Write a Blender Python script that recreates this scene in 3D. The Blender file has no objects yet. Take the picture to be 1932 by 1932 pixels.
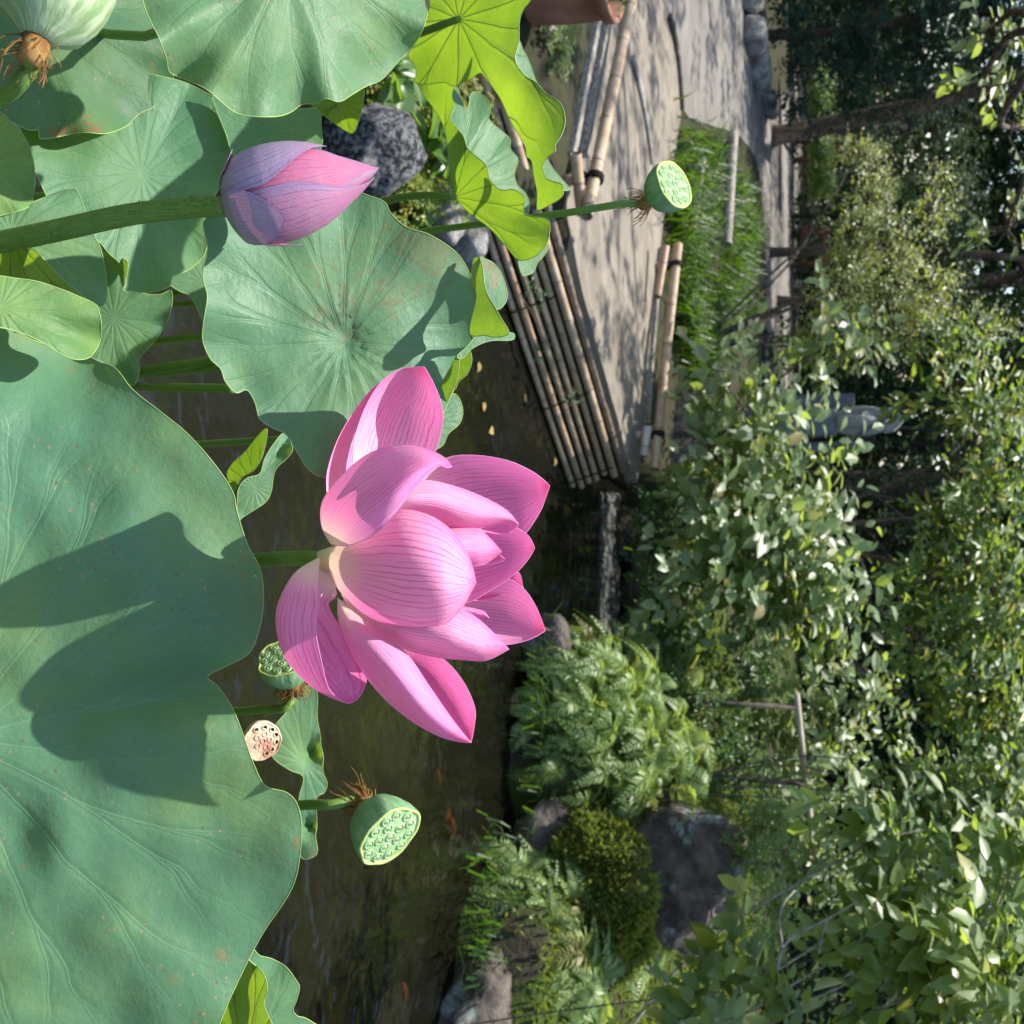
import bpy, bmesh, math, random
import numpy as np
from mathutils import Vector, Matrix, noise
from mathutils.geometry import delaunay_2d_cdt

R = math.radians
random.seed(7); rng = np.random.default_rng(7)
SC = bpy.context.scene
COL = SC.collection

# ------------------------------------------------------------------ camera
PITCH = R(20.0)
CAM = np.array([0.0, 0.0, 1.70])          # metres above the pond's water
FD = 1917.0                                # focal length in photo units (photo = 1932 x 1932)
FW = np.array([0, math.cos(PITCH), -math.sin(PITCH)])
UP = np.array([0, math.sin(PITCH), math.cos(PITCH)])
RT = np.array([1.0, 0, 0])
cd = bpy.data.cameras.new('camera'); cam = bpy.data.objects.new('camera', cd); COL.objects.link(cam)
# the photograph was taken with the phone turned: picture right = world up, picture bottom = world right
M = Matrix(((UP[0], -RT[0], -FW[0], CAM[0]), (UP[1], -RT[1], -FW[1], CAM[1]),
            (UP[2], -RT[2], -FW[2], CAM[2]), (0, 0, 0, 1)))
cam.matrix_world = M
cd.sensor_width = 36; cd.lens = 36 * FD / 1932; cd.clip_start = 0.02; cd.clip_end = 400
cd.dof.use_dof = True; cd.dof.focus_distance = 0.80; cd.dof.aperture_fstop = 13.5
SC.camera = cam

# ------------------------------------------------------------------ light
SUN_EL, SUN_AZ = R(70), R(-52)       # azimuth measured from +Y towards +X
SUN_DIR = np.array([math.sin(SUN_AZ) * math.cos(SUN_EL), math.cos(SUN_AZ) * math.cos(SUN_EL), math.sin(SUN_EL)])
wd = bpy.data.worlds.new('World'); SC.world = wd; wd.use_nodes = True
nt = wd.node_tree; bg = nt.nodes['Background']
sky = nt.nodes.new('ShaderNodeTexSky'); sky.sky_type = 'NISHITA'; sky.sun_disc = False
sky.sun_elevation = SUN_EL; sky.sun_rotation = SUN_AZ
nt.links.new(sky.outputs[0], bg.inputs[0]); bg.inputs[1].default_value = 0.15
sl = bpy.data.lights.new('sun', 'SUN'); sl.energy = 4.8; sl.angle = R(0.53); sl.color = (1.0, 0.955, 0.88)
so = bpy.data.objects.new('sun', sl); COL.objects.link(so)
so.rotation_euler = Vector(SUN_DIR).to_track_quat('Z', 'Y').to_euler(); so.location = (0, -5, 12)
SC.view_settings.view_transform = 'Standard'; SC.view_settings.look = 'None'
SC.view_settings.exposure = 1.05; SC.view_settings.gamma = 1.0
SC.cycles.use_denoising = True
SC.cycles.max_bounces = 8; SC.cycles.transparent_max_bounces = 12; SC.cycles.transmission_bounces = 6
SC.cycles.caustics_reflective = False; SC.cycles.caustics_refractive = False

# ------------------------------------------------------------------ geometry helpers
def ray(x, y):
    return FW + UP * ((x - 966) / FD) + RT * ((y - 966) / FD)
def P(x, y, t):                      # photo point at distance t along the viewing axis
    return CAM + ray(x, y) * t
def G(x, y, z=0.0):                  # photo point on the level z
    d = ray(x, y)
    return CAM + d * ((z - CAM[2]) / d[2])
def PY(x, y, Y):                     # photo point at ground distance Y
    d = ray(x, y)
    return CAM + d * (Y / d[1])

def cr(pts, n, closed=False):        # Catmull-Rom through points
    p = np.asarray(pts, float); m = len(p); out = []
    segs = m if closed else m - 1
    for i in range(segs):
        if closed: a, b, c, d = p[(i - 1) % m], p[i], p[(i + 1) % m], p[(i + 2) % m]
        else: a, b, c, d = p[max(i - 1, 0)], p[i], p[i + 1], p[min(i + 2, m - 1)]
        for k in range(n):
            t = k / n
            out.append(0.5 * ((2 * b) + (-a + c) * t + (2 * a - 5 * b + 4 * c - d) * t * t + (-a + 3 * b - 3 * c + d) * t ** 3))
    if not closed: out.append(p[-1])
    return np.array(out)

def crs(pts, n):                      # open spline whose tangents never overshoot (stalks with very uneven spacing)
    p = np.asarray(pts, float); m = len(p); T = []
    for i in range(m):
        if i == 0: T.append(p[1] - p[0])
        elif i == m - 1: T.append(p[-1] - p[-2])
        else:
            a, b = p[i] - p[i - 1], p[i + 1] - p[i]; la, lb = np.linalg.norm(a), np.linalg.norm(b)
            d = a / la + b / lb; d /= np.linalg.norm(d) + 1e-9; T.append(d * min(la, lb))
    out = []
    for i in range(m - 1):
        for k in range(n):
            t = k / n; h = 2 * t ** 3 - 3 * t ** 2 + 1
            out.append(h * p[i] + (t ** 3 - 2 * t ** 2 + t) * T[i] + (1 - h) * p[i + 1] + (t ** 3 - t ** 2) * T[i + 1])
    out.append(p[-1]); return np.array(out)

class MB:
    """collects vertices and faces; build() makes ONE mesh object"""
    def __init__(s): s.v = []; s.f = []; s.m = []; s.uv = {}; s.rnd = {}; s.n = 0
    def add(s, verts, faces, mat=0, uv=None, rnd=None):
        o = s.n; verts = np.asarray(verts, float).reshape(-1, 3)
        s.v.append(verts); s.n += len(verts)
        s.f += [tuple(i + o for i in f) for f in faces]; s.m += [mat] * len(faces)
        if uv is not None: s.uv[o] = np.asarray(uv, float)
        if rnd is not None: s.rnd[o] = (len(verts), rnd)
        return o
    def mesh(s, name, mats, smooth=True):
        me = bpy.data.meshes.new(name)
        v = np.concatenate(s.v)
        me.from_pydata(v.tolist(), [], s.f)
        for m in (mats if isinstance(mats, (list, tuple)) else [mats]): me.materials.append(m)
        if any(s.m): me.polygons.foreach_set('material_index', s.m)
        if smooth: me.polygons.foreach_set('use_smooth', [True] * len(me.polygons))
        if s.uv:
            A = np.zeros((s.n, 2))
            for o, u in s.uv.items(): A[o:o + len(u)] = u
            uvl = me.uv_layers.new(name='UVMap')
            li = np.empty(len(me.loops), int); me.loops.foreach_get('vertex_index', li)
            uvl.data.foreach_set('uv', A[li].ravel())
        if s.rnd:
            a = me.attributes.new('rnd', 'FLOAT', 'POINT'); A = np.zeros(s.n)
            for o, (k, r) in s.rnd.items(): A[o:o + k] = r
            a.data.foreach_set('value', A)
        me.update()
        return me
    def build(s, name, mats, parent=None, smooth=True):
        return link(name, s.mesh(name, mats, smooth), parent)

def link(name, me, parent=None):
    o = bpy.data.objects.new(name, me); COL.objects.link(o)
    if parent is not None:
        o.parent = parent
        o.matrix_parent_inverse = Matrix.Translation(-Vector(parent.location))
    return o
def tag(o, label=None, cat=None, group=None, kind=None):
    if label: o['label'] = label
    if cat: o['category'] = cat
    if group: o['group'] = group
    if kind: o['kind'] = kind
    return o
def thing(name, loc, label, cat, group=None):
    o = bpy.data.objects.new(name, None); COL.objects.link(o); o.location = [float(c) for c in loc]
    o.empty_display_size = 0.05
    return tag(o, label, cat, group)

def frame_of(d):
    d = d / (np.linalg.norm(d) + 1e-12)
    a = np.array([0, 0, 1.0]) if abs(d[2]) < 0.9 else np.array([1.0, 0, 0])
    x = np.cross(a, d); x /= np.linalg.norm(x)
    return x, np.cross(d, x), d
def tube(mb, pts, rad, seg=10, mat=0, caps=True, rnd=None, vs=None):
    pts = np.asarray(pts, float); n = len(pts)
    rad = np.full(n, rad) if np.isscalar(rad) else np.asarray(rad, float)
    V = []; x = None; arc = 0; UV = []
    for i in range(n):
        d = pts[min(i + 1, n - 1)] - pts[max(i - 1, 0)]; d /= np.linalg.norm(d) + 1e-12
        if x is None: x, y, _ = frame_of(d)
        else:
            x = x - d * np.dot(x, d); x /= np.linalg.norm(x) + 1e-12; y = np.cross(d, x)
        if i: arc += np.linalg.norm(pts[i] - pts[i - 1])
        for k in range(seg):
            a = 2 * math.pi * k / seg
            V.append(pts[i] + (x * math.cos(a) + y * math.sin(a)) * rad[i]); UV.append((k / seg, arc if vs is None else vs[i]))
    F = [(i * seg + k, i * seg + (k + 1) % seg, (i + 1) * seg + (k + 1) % seg, (i + 1) * seg + k) for i in range(n - 1) for k in range(seg)]
    if caps: F += [tuple(range(seg))[::-1], tuple((n - 1) * seg + k for k in range(seg))]
    mb.add(V, F, mat, UV, rnd)
def grid_faces(nr, nc):
    return [(i * nc + j, i * nc + j + 1, (i + 1) * nc + j + 1, (i + 1) * nc + j) for i in range(nr - 1) for j in range(nc - 1)]
def nz(p, s=1.0): return noise.noise(Vector((p[0] * s, p[1] * s, p[2] * s)))
def inpoly(P2, poly):
    x, y = P2[:, 0], P2[:, 1]; c = np.zeros(len(P2), bool); n = len(poly)
    for i in range(n):
        x1, y1 = poly[i]; x2, y2 = poly[(i + 1) % n]
        k = (y1 > y) != (y2 > y)
        with np.errstate(divide='ignore', invalid='ignore'):
            c ^= k & (x < (x2 - x1) * (y - y1) / (y2 - y1 + 1e-15) + x1)
    return c
def polydist(P2, poly):
    d = np.full(len(P2), 1e9); n = len(poly)
    for i in range(n):
        a, b = np.asarray(poly[i]), np.asarray(poly[(i + 1) % n]); ab = b - a
        t = np.clip(((P2 - a) @ ab) / (ab @ ab + 1e-15), 0, 1)
        d = np.minimum(d, np.linalg.norm(P2 - (a + t[:, None] * ab), axis=1))
    return d

# ------------------------------------------------------------------ material helpers
class NT:
    def __init__(s, name):
        s.mat = bpy.data.materials.new(name); s.mat.use_nodes = True
        s.t = s.mat.node_tree; s.t.nodes.clear(); s.out = s.n('OutputMaterial')
    def n(s, typ, **kw):
        nd = s.t.nodes.new('ShaderNode' + typ)
        for k, v in kw.items(): setattr(nd, k, v)
        return nd
    def set(s, sock, v):
        if isinstance(v, bpy.types.NodeSocket): s.t.links.new(v, sock)
        elif v is not None:
            if isinstance(v, (tuple, list)) and len(v) == 3 and sock.type == 'RGBA': v = (*v, 1)
            sock.default_value = v
    def math(s, op, a, b=None, c=None):
        nd = s.n('Math', operation=op); s.set(nd.inputs[0], a)
        if b is not None: s.set(nd.inputs[1], b)
        if c is not None: s.set(nd.inputs[2], c)
        return nd.outputs[0]
    def mix(s, f, a, b, mode='MIX'):
        nd = s.n('Mix', data_type='RGBA', blend_type=mode); s.set(nd.inputs[0], f); s.set(nd.inputs[6], a); s.set(nd.inputs[7], b)
        return nd.outputs[2]
    def ramp(s, f, lo, hi, a=0.0, b=1.0):
        nd = s.n('MapRange', interpolation_type='SMOOTHSTEP'); s.set(nd.inputs[0], f)
        nd.inputs[1].default_value = lo; nd.inputs[2].default_value = hi; nd.inputs[3].default_value = a; nd.inputs[4].default_value = b
        return nd.outputs[0]
    def noise(s, vec, scale, detail=3, rough=0.55, dist=0.0):
        nd = s.n('TexNoise'); s.set(nd.inputs['Vector'], vec); nd.inputs['Scale'].default_value = scale
        nd.inputs['Detail'].default_value = detail; nd.inputs['Roughness'].default_value = rough; nd.inputs['Distortion'].default_value = dist
        return nd.outputs[0]
    def voro(s, vec, scale, feat='F1', out=0):
        nd = s.n('TexVoronoi', feature=feat); s.set(nd.inputs['Vector'], vec); nd.inputs['Scale'].default_value = scale
        return nd.outputs[out]
    def geo(s, o='Position'): return s.n('NewGeometry').outputs[o]
    def tc(s, o='Object'): return s.n('TexCoord').outputs[o]
    def scaled(s, vec, sc):
        nd = s.n('Mapping'); s.set(nd.inputs[0], vec); nd.inputs[3].default_value = sc; return nd.outputs[0]
    def attr(s, name='rnd'):
        return s.n('Attribute', attribute_name=name).outputs['Fac']
    def bump(s, h, strength=0.3, dist=0.01, normal=None):
        nd = s.n('Bump'); nd.inputs['Strength'].default_value = strength; nd.inputs['Distance'].default_value = dist
        s.set(nd.inputs['Height'], h)
        if normal is not None: s.set(nd.inputs['Normal'], normal)
        return nd.outputs[0]
    def bsdf(s, col, rough=0.6, spec=0.3, normal=None, **kw):
        nd = s.n('BsdfPrincipled'); s.set(nd.inputs['Base Color'], col); s.set(nd.inputs['Roughness'], rough)
        s.set(nd.inputs['Specular IOR Level'], spec)
        if normal is not None: s.set(nd.inputs['Normal'], normal)
        for k, v in kw.items(): s.set(nd.inputs[k], v)
        return nd.outputs[0]
    def transl(s, col, normal=None):
        nd = s.n('BsdfTranslucent'); s.set(nd.inputs[0], col)
        if normal is not None: s.set(nd.inputs['Normal'], normal)
        return nd.outputs[0]
    def mixs(s, f, a, b):
        nd = s.n('MixShader'); s.set(nd.inputs[0], f); s.t.links.new(a, nd.inputs[1]); s.t.links.new(b, nd.inputs[2]); return nd.outputs[0]
    def done(s, sh): s.t.links.new(sh, s.out.inputs[0]); return s.mat

def m_lotus(name, top=(0.118, 0.262, 0.130), spots=0.3, rust=0.0, nv=17, yellow=0.42, vein=1.0, tr=0.42, big=1.0):
    k = NT(name)
    uv = k.tc('UV'); pos = k.geo()
    wob = k.noise(pos, 14, 2)
    sep = k.n('SeparateXYZ'); k.set(sep.inputs[0], uv)
    ang = k.math('ARCTAN2', sep.outputs[1], sep.outputs[0])
    rad = k.math('SQRT', k.math('ADD', k.math('MULTIPLY', sep.outputs[0], sep.outputs[0]), k.math('MULTIPLY', sep.outputs[1], sep.outputs[1])))
    a = k.math('ADD', k.math('MULTIPLY', ang, nv / (2 * math.pi)), k.math('MULTIPLY', wob, 0.35))
    cell = k.math('FLOOR', a)
    wn = k.n('TexWhiteNoise', noise_dimensions='1D'); k.set(wn.inputs['W'], cell)
    t = k.math('ABSOLUTE', k.math('SUBTRACT', k.math('FRACT', a), 0.5))
    rb = k.math('ADD', 0.34, k.math('MULTIPLY', wn.outputs[0], 0.30))
    o1 = k.math('MULTIPLY', k.math('MAXIMUM', k.math('SUBTRACT', rad, rb), 0), 0.62)
    t1 = k.math('ABSOLUTE', k.math('SUBTRACT', t, o1))
    o2 = k.math('MULTIPLY', k.math('MAXIMUM', k.math('SUBTRACT', rad, k.math('ADD', rb, 0.27)), 0), 0.42)
    t2 = k.math('ABSOLUTE', k.math('SUBTRACT', t1, o2))
    dv = k.math('MULTIPLY', t2, rad)
    w = 0.019 * big
    vm = k.ramp(dv, w * 0.15, w, 1.0, 0.0)                       # vein line
    vw = k.ramp(dv, 0.0, w * 4.5, 1.0, 0.0)                      # soft furrow beside it
    fade = k.ramp(rad, 0.70, 1.0, 1.0, 0.25)
    vm = k.math('MULTIPLY', vm, fade); vw = k.math('MULTIPLY', vw, fade)
    net = k.ramp(k.voro(pos, 150 / big, 'DISTANCE_TO_EDGE'), 0.0, 0.09, 1, 0)
    patch = k.noise(pos, 10, 4, 0.6)
    fine = k.noise(pos, 170, 4, 0.7)
    col = k.mix(k.ramp(patch, 0.42, 0.75, 0, yellow * 1.3), (*top, 1), (top[0] * 1.85, top[1] * 1.30, top[2] * 0.70, 1))
    col = k.mix(k.ramp(k.noise(pos, 5.5, 2), 0.48, 0.72, 0, 0.45), col, (top[0] * 0.90, top[1] * 1.06, top[2] * 1.30, 1))
    col = k.mix(k.math('MULTIPLY', fine, 0.46), col, (top[0] * 0.55, top[1] * 0.6, top[2] * 0.62, 1))
    col = k.mix(k.math('MULTIPLY', vm, 0.42 * vein), col, (top[0] * 1.7, top[1] * 1.42, top[2] * 1.4, 1))
    if spots:
        sp = k.voro(pos, 190); sc = k.voro(pos, 190, 'F1', 1)
        ssep = k.n('SeparateColor'); k.set(ssep.inputs[0], sc)
        msk = k.math('MULTIPLY', k.ramp(sp, 0.12, 0.30, 1, 0), k.math('GREATER_THAN', ssep.outputs[0], 1 - spots * 0.42))
        msk = k.math('MULTIPLY', msk, k.ramp(k.noise(pos, 9, 2), 0.42, 0.62))
        sz = k.mix(k.math('GREATER_THAN', ssep.outputs[1], 0.6), (0.42, 0.24, 0.15, 1), (0.16, 0.085, 0.06, 1))
        col = k.mix(k.math('MULTIPLY', msk, 0.85), col, sz)
    dry = k.math('MULTIPLY', k.ramp(rad, 0.88, 1.02), k.ramp(k.noise(pos, 22, 4, 0.7), 0.58, 0.70))
    col = k.mix(k.math('MULTIPLY', dry, 0.75), col, (0.27, 0.17, 0.075, 1))
    if rust:
        rn = k.math('ADD', k.noise(pos, 130, 5, 0.75), k.math('MULTIPLY', k.math('SUBTRACT', k.noise(pos, 8, 2), 0.5), 1.5))
        msk = k.ramp(rn, 0.66, 0.78, 0, rust)
        col = k.mix(msk, col, (0.26, 0.085, 0.045, 1))
    under = k.mix(k.math('MULTIPLY', k.math('ADD', vm, k.math('MULTIPLY', net, 0.12)), 0.6), (0.16, 0.25, 0.055, 1), (0.06, 0.12, 0.03, 1))
    back = k.geo('Backfacing')
    c = k.mix(back, col, under)
    tcol = k.mix(k.math('MINIMUM', k.math('ADD', k.math('MULTIPLY', vm, 0.85), k.math('MULTIPLY', net, 0.16)), 1.0), k.mix(k.ramp(patch, 0.35, 0.7), (0.22, 0.37, 0.012, 1), (0.33, 0.48, 0.02, 1)), (0.06, 0.12, 0.01, 1))
    h = k.math('ADD', k.math('MULTIPLY', vm, 0.25), k.math('SUBTRACT', k.math('MULTIPLY', fine, 0.6), k.math('MULTIPLY', vw, 0.55)))
    h = k.math('ADD', h, k.math('MULTIPLY', k.noise(pos, 55, 4, 0.6), 1.3))
    b = k.bump(h, 0.32, 0.0030)
    sh = k.bsdf(c, k.ramp(patch, 0.3, 0.7, 0.44, 0.62), 0.30, b, **{'Sheen Weight': 0.12, 'Sheen Roughness': 0.5})
    return k.done(k.mixs(tr, sh, k.transl(tcol, b)))

def m_petal(name, hue=0.0, pale=0.0):
    k = NT(name)
    uv = k.tc('UV'); pos = k.geo()
    sep = k.n('SeparateXYZ'); k.set(sep.inputs[0], uv); u, v = sep.outputs[0], sep.outputs[1]
    nn = k.noise(pos, 60, 2)
    uu = k.math('ADD', u, k.math('MULTIPLY', k.math('SUBTRACT', nn, 0.5), 0.03))
    uu = k.math('ADD', uu, k.math('MULTIPLY', k.math('SUBTRACT', k.noise(k.scaled(uv, (6, 1.2, 1)), 1.0, 1), 0.5), 0.10))
    ph = k.math('FRACT', k.math('MULTIPLY', uu, 19))
    ln = k.ramp(k.math('ABSOLUTE', k.math('SUBTRACT', ph, 0.5)), 0.02, 0.17, 1, 0)
    ln = k.math('MULTIPLY', ln, k.ramp(k.noise(k.scaled(uv, (19, 4, 1)), 1.0, 3), 0.28, 0.62, 0.15, 1))
    f2 = k.ramp(k.math('ABSOLUTE', k.math('SUBTRACT', k.math('FRACT', k.math('MULTIPLY', k.math('ADD', uu, k.math('MULTIPLY', nn, 0.02)), 57)), 0.5)), 0.05, 0.3, 1, 0)
    ln = k.math('MAXIMUM', ln, k.math('MULTIPLY', f2, k.ramp(k.noise(k.scaled(uv, (40, 9, 1)), 1.0, 2), 0.4, 0.7, 0, 0.35)))
    e = k.math('ABSOLUTE', k.math('SUBTRACT', u, 0.5))
    col = k.mix(k.ramp(v, 0.05, 0.30), (0.82, 0.74, 0.60, 1), (0.77, 0.37 + pale, 0.58, 1))
    col = k.mix(k.ramp(v, 0.30, 0.70, 0, 0.60), col, (0.76, 0.19 + pale, 0.41, 1))
    col = k.mix(k.math('MULTIPLY', k.ramp(e, 0.33, 0.5), k.ramp(v, 0.3, 0.7, 0, 0.5)), col, (0.74, 0.09, 0.34, 1))
    col = k.mix(k.ramp(v, 0.72, 1.0, 0, 0.85), col, (0.72, 0.055, 0.24, 1))
    wp = k.ramp(k.noise(k.scaled(uv, (30, 14, 1)), 1.0, 4, 0.7), 0.50, 0.66)
    col = k.mix(k.math('MULTIPLY', wp, k.ramp(v, 0.35, 0.8, 0.05, 0.45)), col, (0.86, 0.56, 0.76, 1))
    col = k.mix(k.math('MULTIPLY', ln, k.ramp(v, 0.08, 0.35, 0, 0.78)), col, (0.52, 0.065, 0.29, 1))
    tcol = k.mix(k.ramp(v, 0.03, 0.25), (0.85, 0.70, 0.50, 1), (0.90, 0.20, 0.48, 1))
    tcol = k.mix(k.ramp(v, 0.65, 1.0, 0, 0.8), tcol, (0.90, 0.05, 0.22, 1))
    h = k.math('ADD', k.math('MULTIPLY', ln, -0.7), k.math('MULTIPLY', k.noise(k.scaled(uv, (40, 8, 1)), 1.0, 3), 0.9))
    h = k.math('ADD', h, k.math('MULTIPLY', k.noise(k.scaled(uv, (70, 34, 1)), 1.0, 4, 0.7), k.ramp(v, 0.4, 0.9, 0.3, 1.2)))
    b = k.bump(h, 0.42, 0.0022)
    sh = k.bsdf(col, 0.50, 0.25, b, **{'Sheen Weight': 0.1})
    return k.done(k.mixs(0.31, sh, k.transl(tcol, b)))

def m_bud(name, ca=(0.36, 0.23, 0.32), cb=(0.44, 0.155, 0.25)):  # dim bluish petal tones: the shade on the bud is put into its colour
    k = NT(name)
    uv = k.tc('UV'); pos = k.geo()
    sep = k.n('SeparateXYZ'); k.set(sep.inputs[0], uv); u, v = sep.outputs[0], sep.outputs[1]
    uu = k.math('ADD', u, k.math('MULTIPLY', k.math('SUBTRACT', k.noise(pos, 45, 3), 0.5), 0.05))
    ln = k.ramp(k.math('ABSOLUTE', k.math('SUBTRACT', k.math('FRACT', k.math('MULTIPLY', uu, 18)), 0.5)), 0.02, 0.15, 1, 0)
    ln = k.math('MULTIPLY', ln, k.ramp(k.noise(k.scaled(uv, (18, 5, 1)), 1.0, 3), 0.35, 0.65, 0.1, 1))
    e = k.math('ABSOLUTE', k.math('SUBTRACT', u, 0.5))
    r = k.n('ObjectInfo').outputs['Random']
    col = k.mix(r, (*ca, 1), (*cb, 1))
    col = k.mix(k.ramp(v, 0.55, 1.0, 0, 0.5), col, (ca[0] * 1.05, ca[1] * .7, ca[2] * .85, 1))
    col = k.mix(k.ramp(v, 0.0, 0.30, 0.75, 0), col, (0.28, 0.31, 0.28, 1))
    col = k.mix(k.ramp(k.noise(pos, 60, 4, .7), .45, .7, 0, .25), col, (0.32, 0.27, 0.38, 1))
    col = k.mix(k.math('MULTIPLY', k.ramp(e, 0.36, 0.5), 0.7), col, (0.26, 0.21, 0.36, 1))
    col = k.mix(k.math('MULTIPLY', ln, 0.6), col, (0.20, 0.06, 0.17, 1))
    h = k.math('ADD', k.math('MULTIPLY', ln, -0.6), k.noise(k.scaled(uv, (36, 20, 1)), 1.0, 4, 0.7))
    b = k.bump(h, 0.28, 0.002)
    return k.done(k.mixs(0.16, k.bsdf(col, 0.5, 0.3, b), k.transl((0.7, 0.2, 0.4, 1), b)))

def m_simple(name, c1, c2, scale=20, rough=0.6, spec=0.3, bump=0.3, bdist=0.004, stretch=None, detail=4, objrnd=0.0, lo=0.35, hi=0.65, coord=None):
    k = NT(name)
    p = coord(k) if coord else k.geo()
    if stretch: p = k.scaled(p, stretch)
    n1 = k.noise(p, scale, detail, 0.6)
    col = k.mix(k.ramp(n1, lo, hi), (*c1, 1), (*c2, 1))
    if objrnd:
        r = k.n('ObjectInfo').outputs['Random']
        hs = k.n('HueSaturation'); k.set(hs.inputs['Color'], col)
        k.set(hs.inputs['Value'], k.math('ADD', 1 - objrnd * 0.5, k.math('MULTIPLY', r, objrnd)))
        k.set(hs.inputs['Saturation'], k.math('ADD', 0.75, k.math('MULTIPLY', k.math('FRACT', k.math('MULTIPLY', r, 7.3)), 0.4)))
        col = hs.outputs[0]
    b = k.bump(k.noise(p, scale * 2.5, detail, 0.65), bump, bdist)
    return k.done(k.bsdf(col, rough, spec, b))

def m_foliage(name, c1, c2, c3=None, amt3=0.12, rough=0.42, spec=0.4, tr=0.35, obj=False, tcol=None):
    """leaf material: per-leaf colour from the attribute rnd (or the object's random number)"""
    k = NT(name)
    r = k.n('ObjectInfo').outputs['Random'] if obj else k.attr('rnd')
    col = k.mix(r, (*c1, 1), (*c2, 1))
    if c3: col = k.mix(k.ramp(k.math('FRACT', k.math('MULTIPLY', r, 13.7)), 1 - amt3, 1 - amt3 * 0.8), col, (*c3, 1))
    nn = k.noise(k.geo(), 40, 2)
    col = k.mix(k.math('MULTIPLY', nn, 0.35), col, (c1[0] * 0.5, c1[1] * 0.5, c1[2] * 0.5, 1))
    t = tcol or (c2[0] * 2.2, c2[1] * 2.1, c2[2] * 0.7)
    return k.done(k.mixs(tr, k.bsdf(col, rough, spec), k.transl((*t, 1))))

# ================================================================== SETTING
BANK = 0.33
pond_px = [(1083, 908), (1068, 872), (1000, 668), (925, 455), (892, 462), (866, 432), (770, 402), (680, 385), (610, 262), (520, 120), (420, -160), (200, -700), (-400, -1500),
           (-400, 3600), (300, 3200), (640, 2600), (800, 2150), (838, 1930), (850, 1800), (866, 1690), (915, 1605), (965, 1560), (948, 1480), (962, 1380), (985, 1290), (1020, 1210), (1100, 1245), (1176, 1235),
           (1180, 935), (1140, 915)]
POND = np.array([G(x, y)[:2] for x, y in pond_px])
def ground_h(P2, fine=True):
    P2 = np.atleast_2d(np.asarray(P2, float))
    ins = inpoly(P2, POND); d = polydist(P2, POND)
    s = np.where(ins, -d, d)
    k = np.clip((s + 0.02) / 0.16, 0, 1); k = k * k * (3 - 2 * k)
    h = -0.38 + (BANK + 0.38) * k
    X, Y = P2[:, 0], P2[:, 1]
    right = np.clip((X - 0.15) / 1.6, 0, 1) * np.clip(s / 1.2, 0, 1) * np.clip((Y - 3.0) / 1.5, 0, 1)
    h = h + 0.42 * right * np.where(ins, 0, 1)
    left = np.clip((-0.55 - X) / .3, 0, 1) * np.clip((4.35 - Y) / .7, 0, 1)
    h = h - np.where(ins, 0, 1) * .25 * left * k
    return h
def H(x, y): return float(ground_h([[x, y]])[0])

def axis(spec):
    out = []
    for a, b, st in spec: out += list(np.arange(a, b, st))
    return np.array(out + [spec[-1][1]])
gx = axis([(-150, -20, 13), (-20, -5, 1.0), (-5, -3, 0.2), (-3, 3.2, 0.055), (3.2, 6, 0.2), (6, 20, 1.0), (20, 150, 13)])
gy = axis([(-40, -4, 6), (-4, 2.4, 0.4), (2.4, 7.6, 0.055), (7.6, 12, 0.2), (12, 30, 1.0), (30, 260, 15)])
XX, YY = np.meshgrid(gx, gy)
P2 = np.stack([XX.ravel(), YY.ravel()], 1)
hh = ground_h(P2)
bump = np.array([nz((x, y, 0), 2.2) * 0.03 + nz((x, y, 5), 7) * 0.012 if -6 < x < 6 and 2 < y < 12 else 0 for x, y in P2])
hh = hh + np.where(hh > 0.3, np.clip(bump, -0.03, 0.0), bump)

k = NT('soil_and_moss')
pos = k.geo(); n1 = k.noise(pos, 3.0, 5, 0.6); n2 = k.noise(pos, 26, 4, 0.7)
c = k.mix(n2, (0.018, 0.015, 0.011, 1), (0.058, 0.047, 0.035, 1))
sepz = k.n('SeparateXYZ'); k.set(sepz.inputs[0], pos)
c = k.mix(k.math('MULTIPLY', k.ramp(n1, 0.38, 0.52), k.ramp(sepz.outputs[0], -0.2, 0.6, 0.25, 1.0)), c, (0.040, 0.062, 0.014, 1))   # mossier on the right bank
under = k.ramp(sepz.outputs[2], -0.12, 0.02, 1, 0)           # the mud bottom of the pond
alg = k.ramp(k.noise(pos, 2.6, 5, 0.65, 0.6), 0.50, 0.66)
mud = k.mix(n2, (0.050, 0.053, 0.034, 1), (0.112, 0.112, 0.074, 1))
mud = k.mix(k.math('MULTIPLY', alg, k.ramp(k.noise(pos, 30, 3), 0.35, 0.6)), mud, (0.11, 0.16, 0.03, 1))
c = k.mix(under, c, mud)
M_soil = k.done(k.bsdf(c, 0.9, 0.1, k.bump(n2, 0.8, 0.03)))
me_b = MB(); me_b.add(np.stack([P2[:, 0], P2[:, 1], hh], 1), grid_faces(len(gy), len(gx)))
tag(me_b.build('ground', M_soil), kind='structure')

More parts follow.
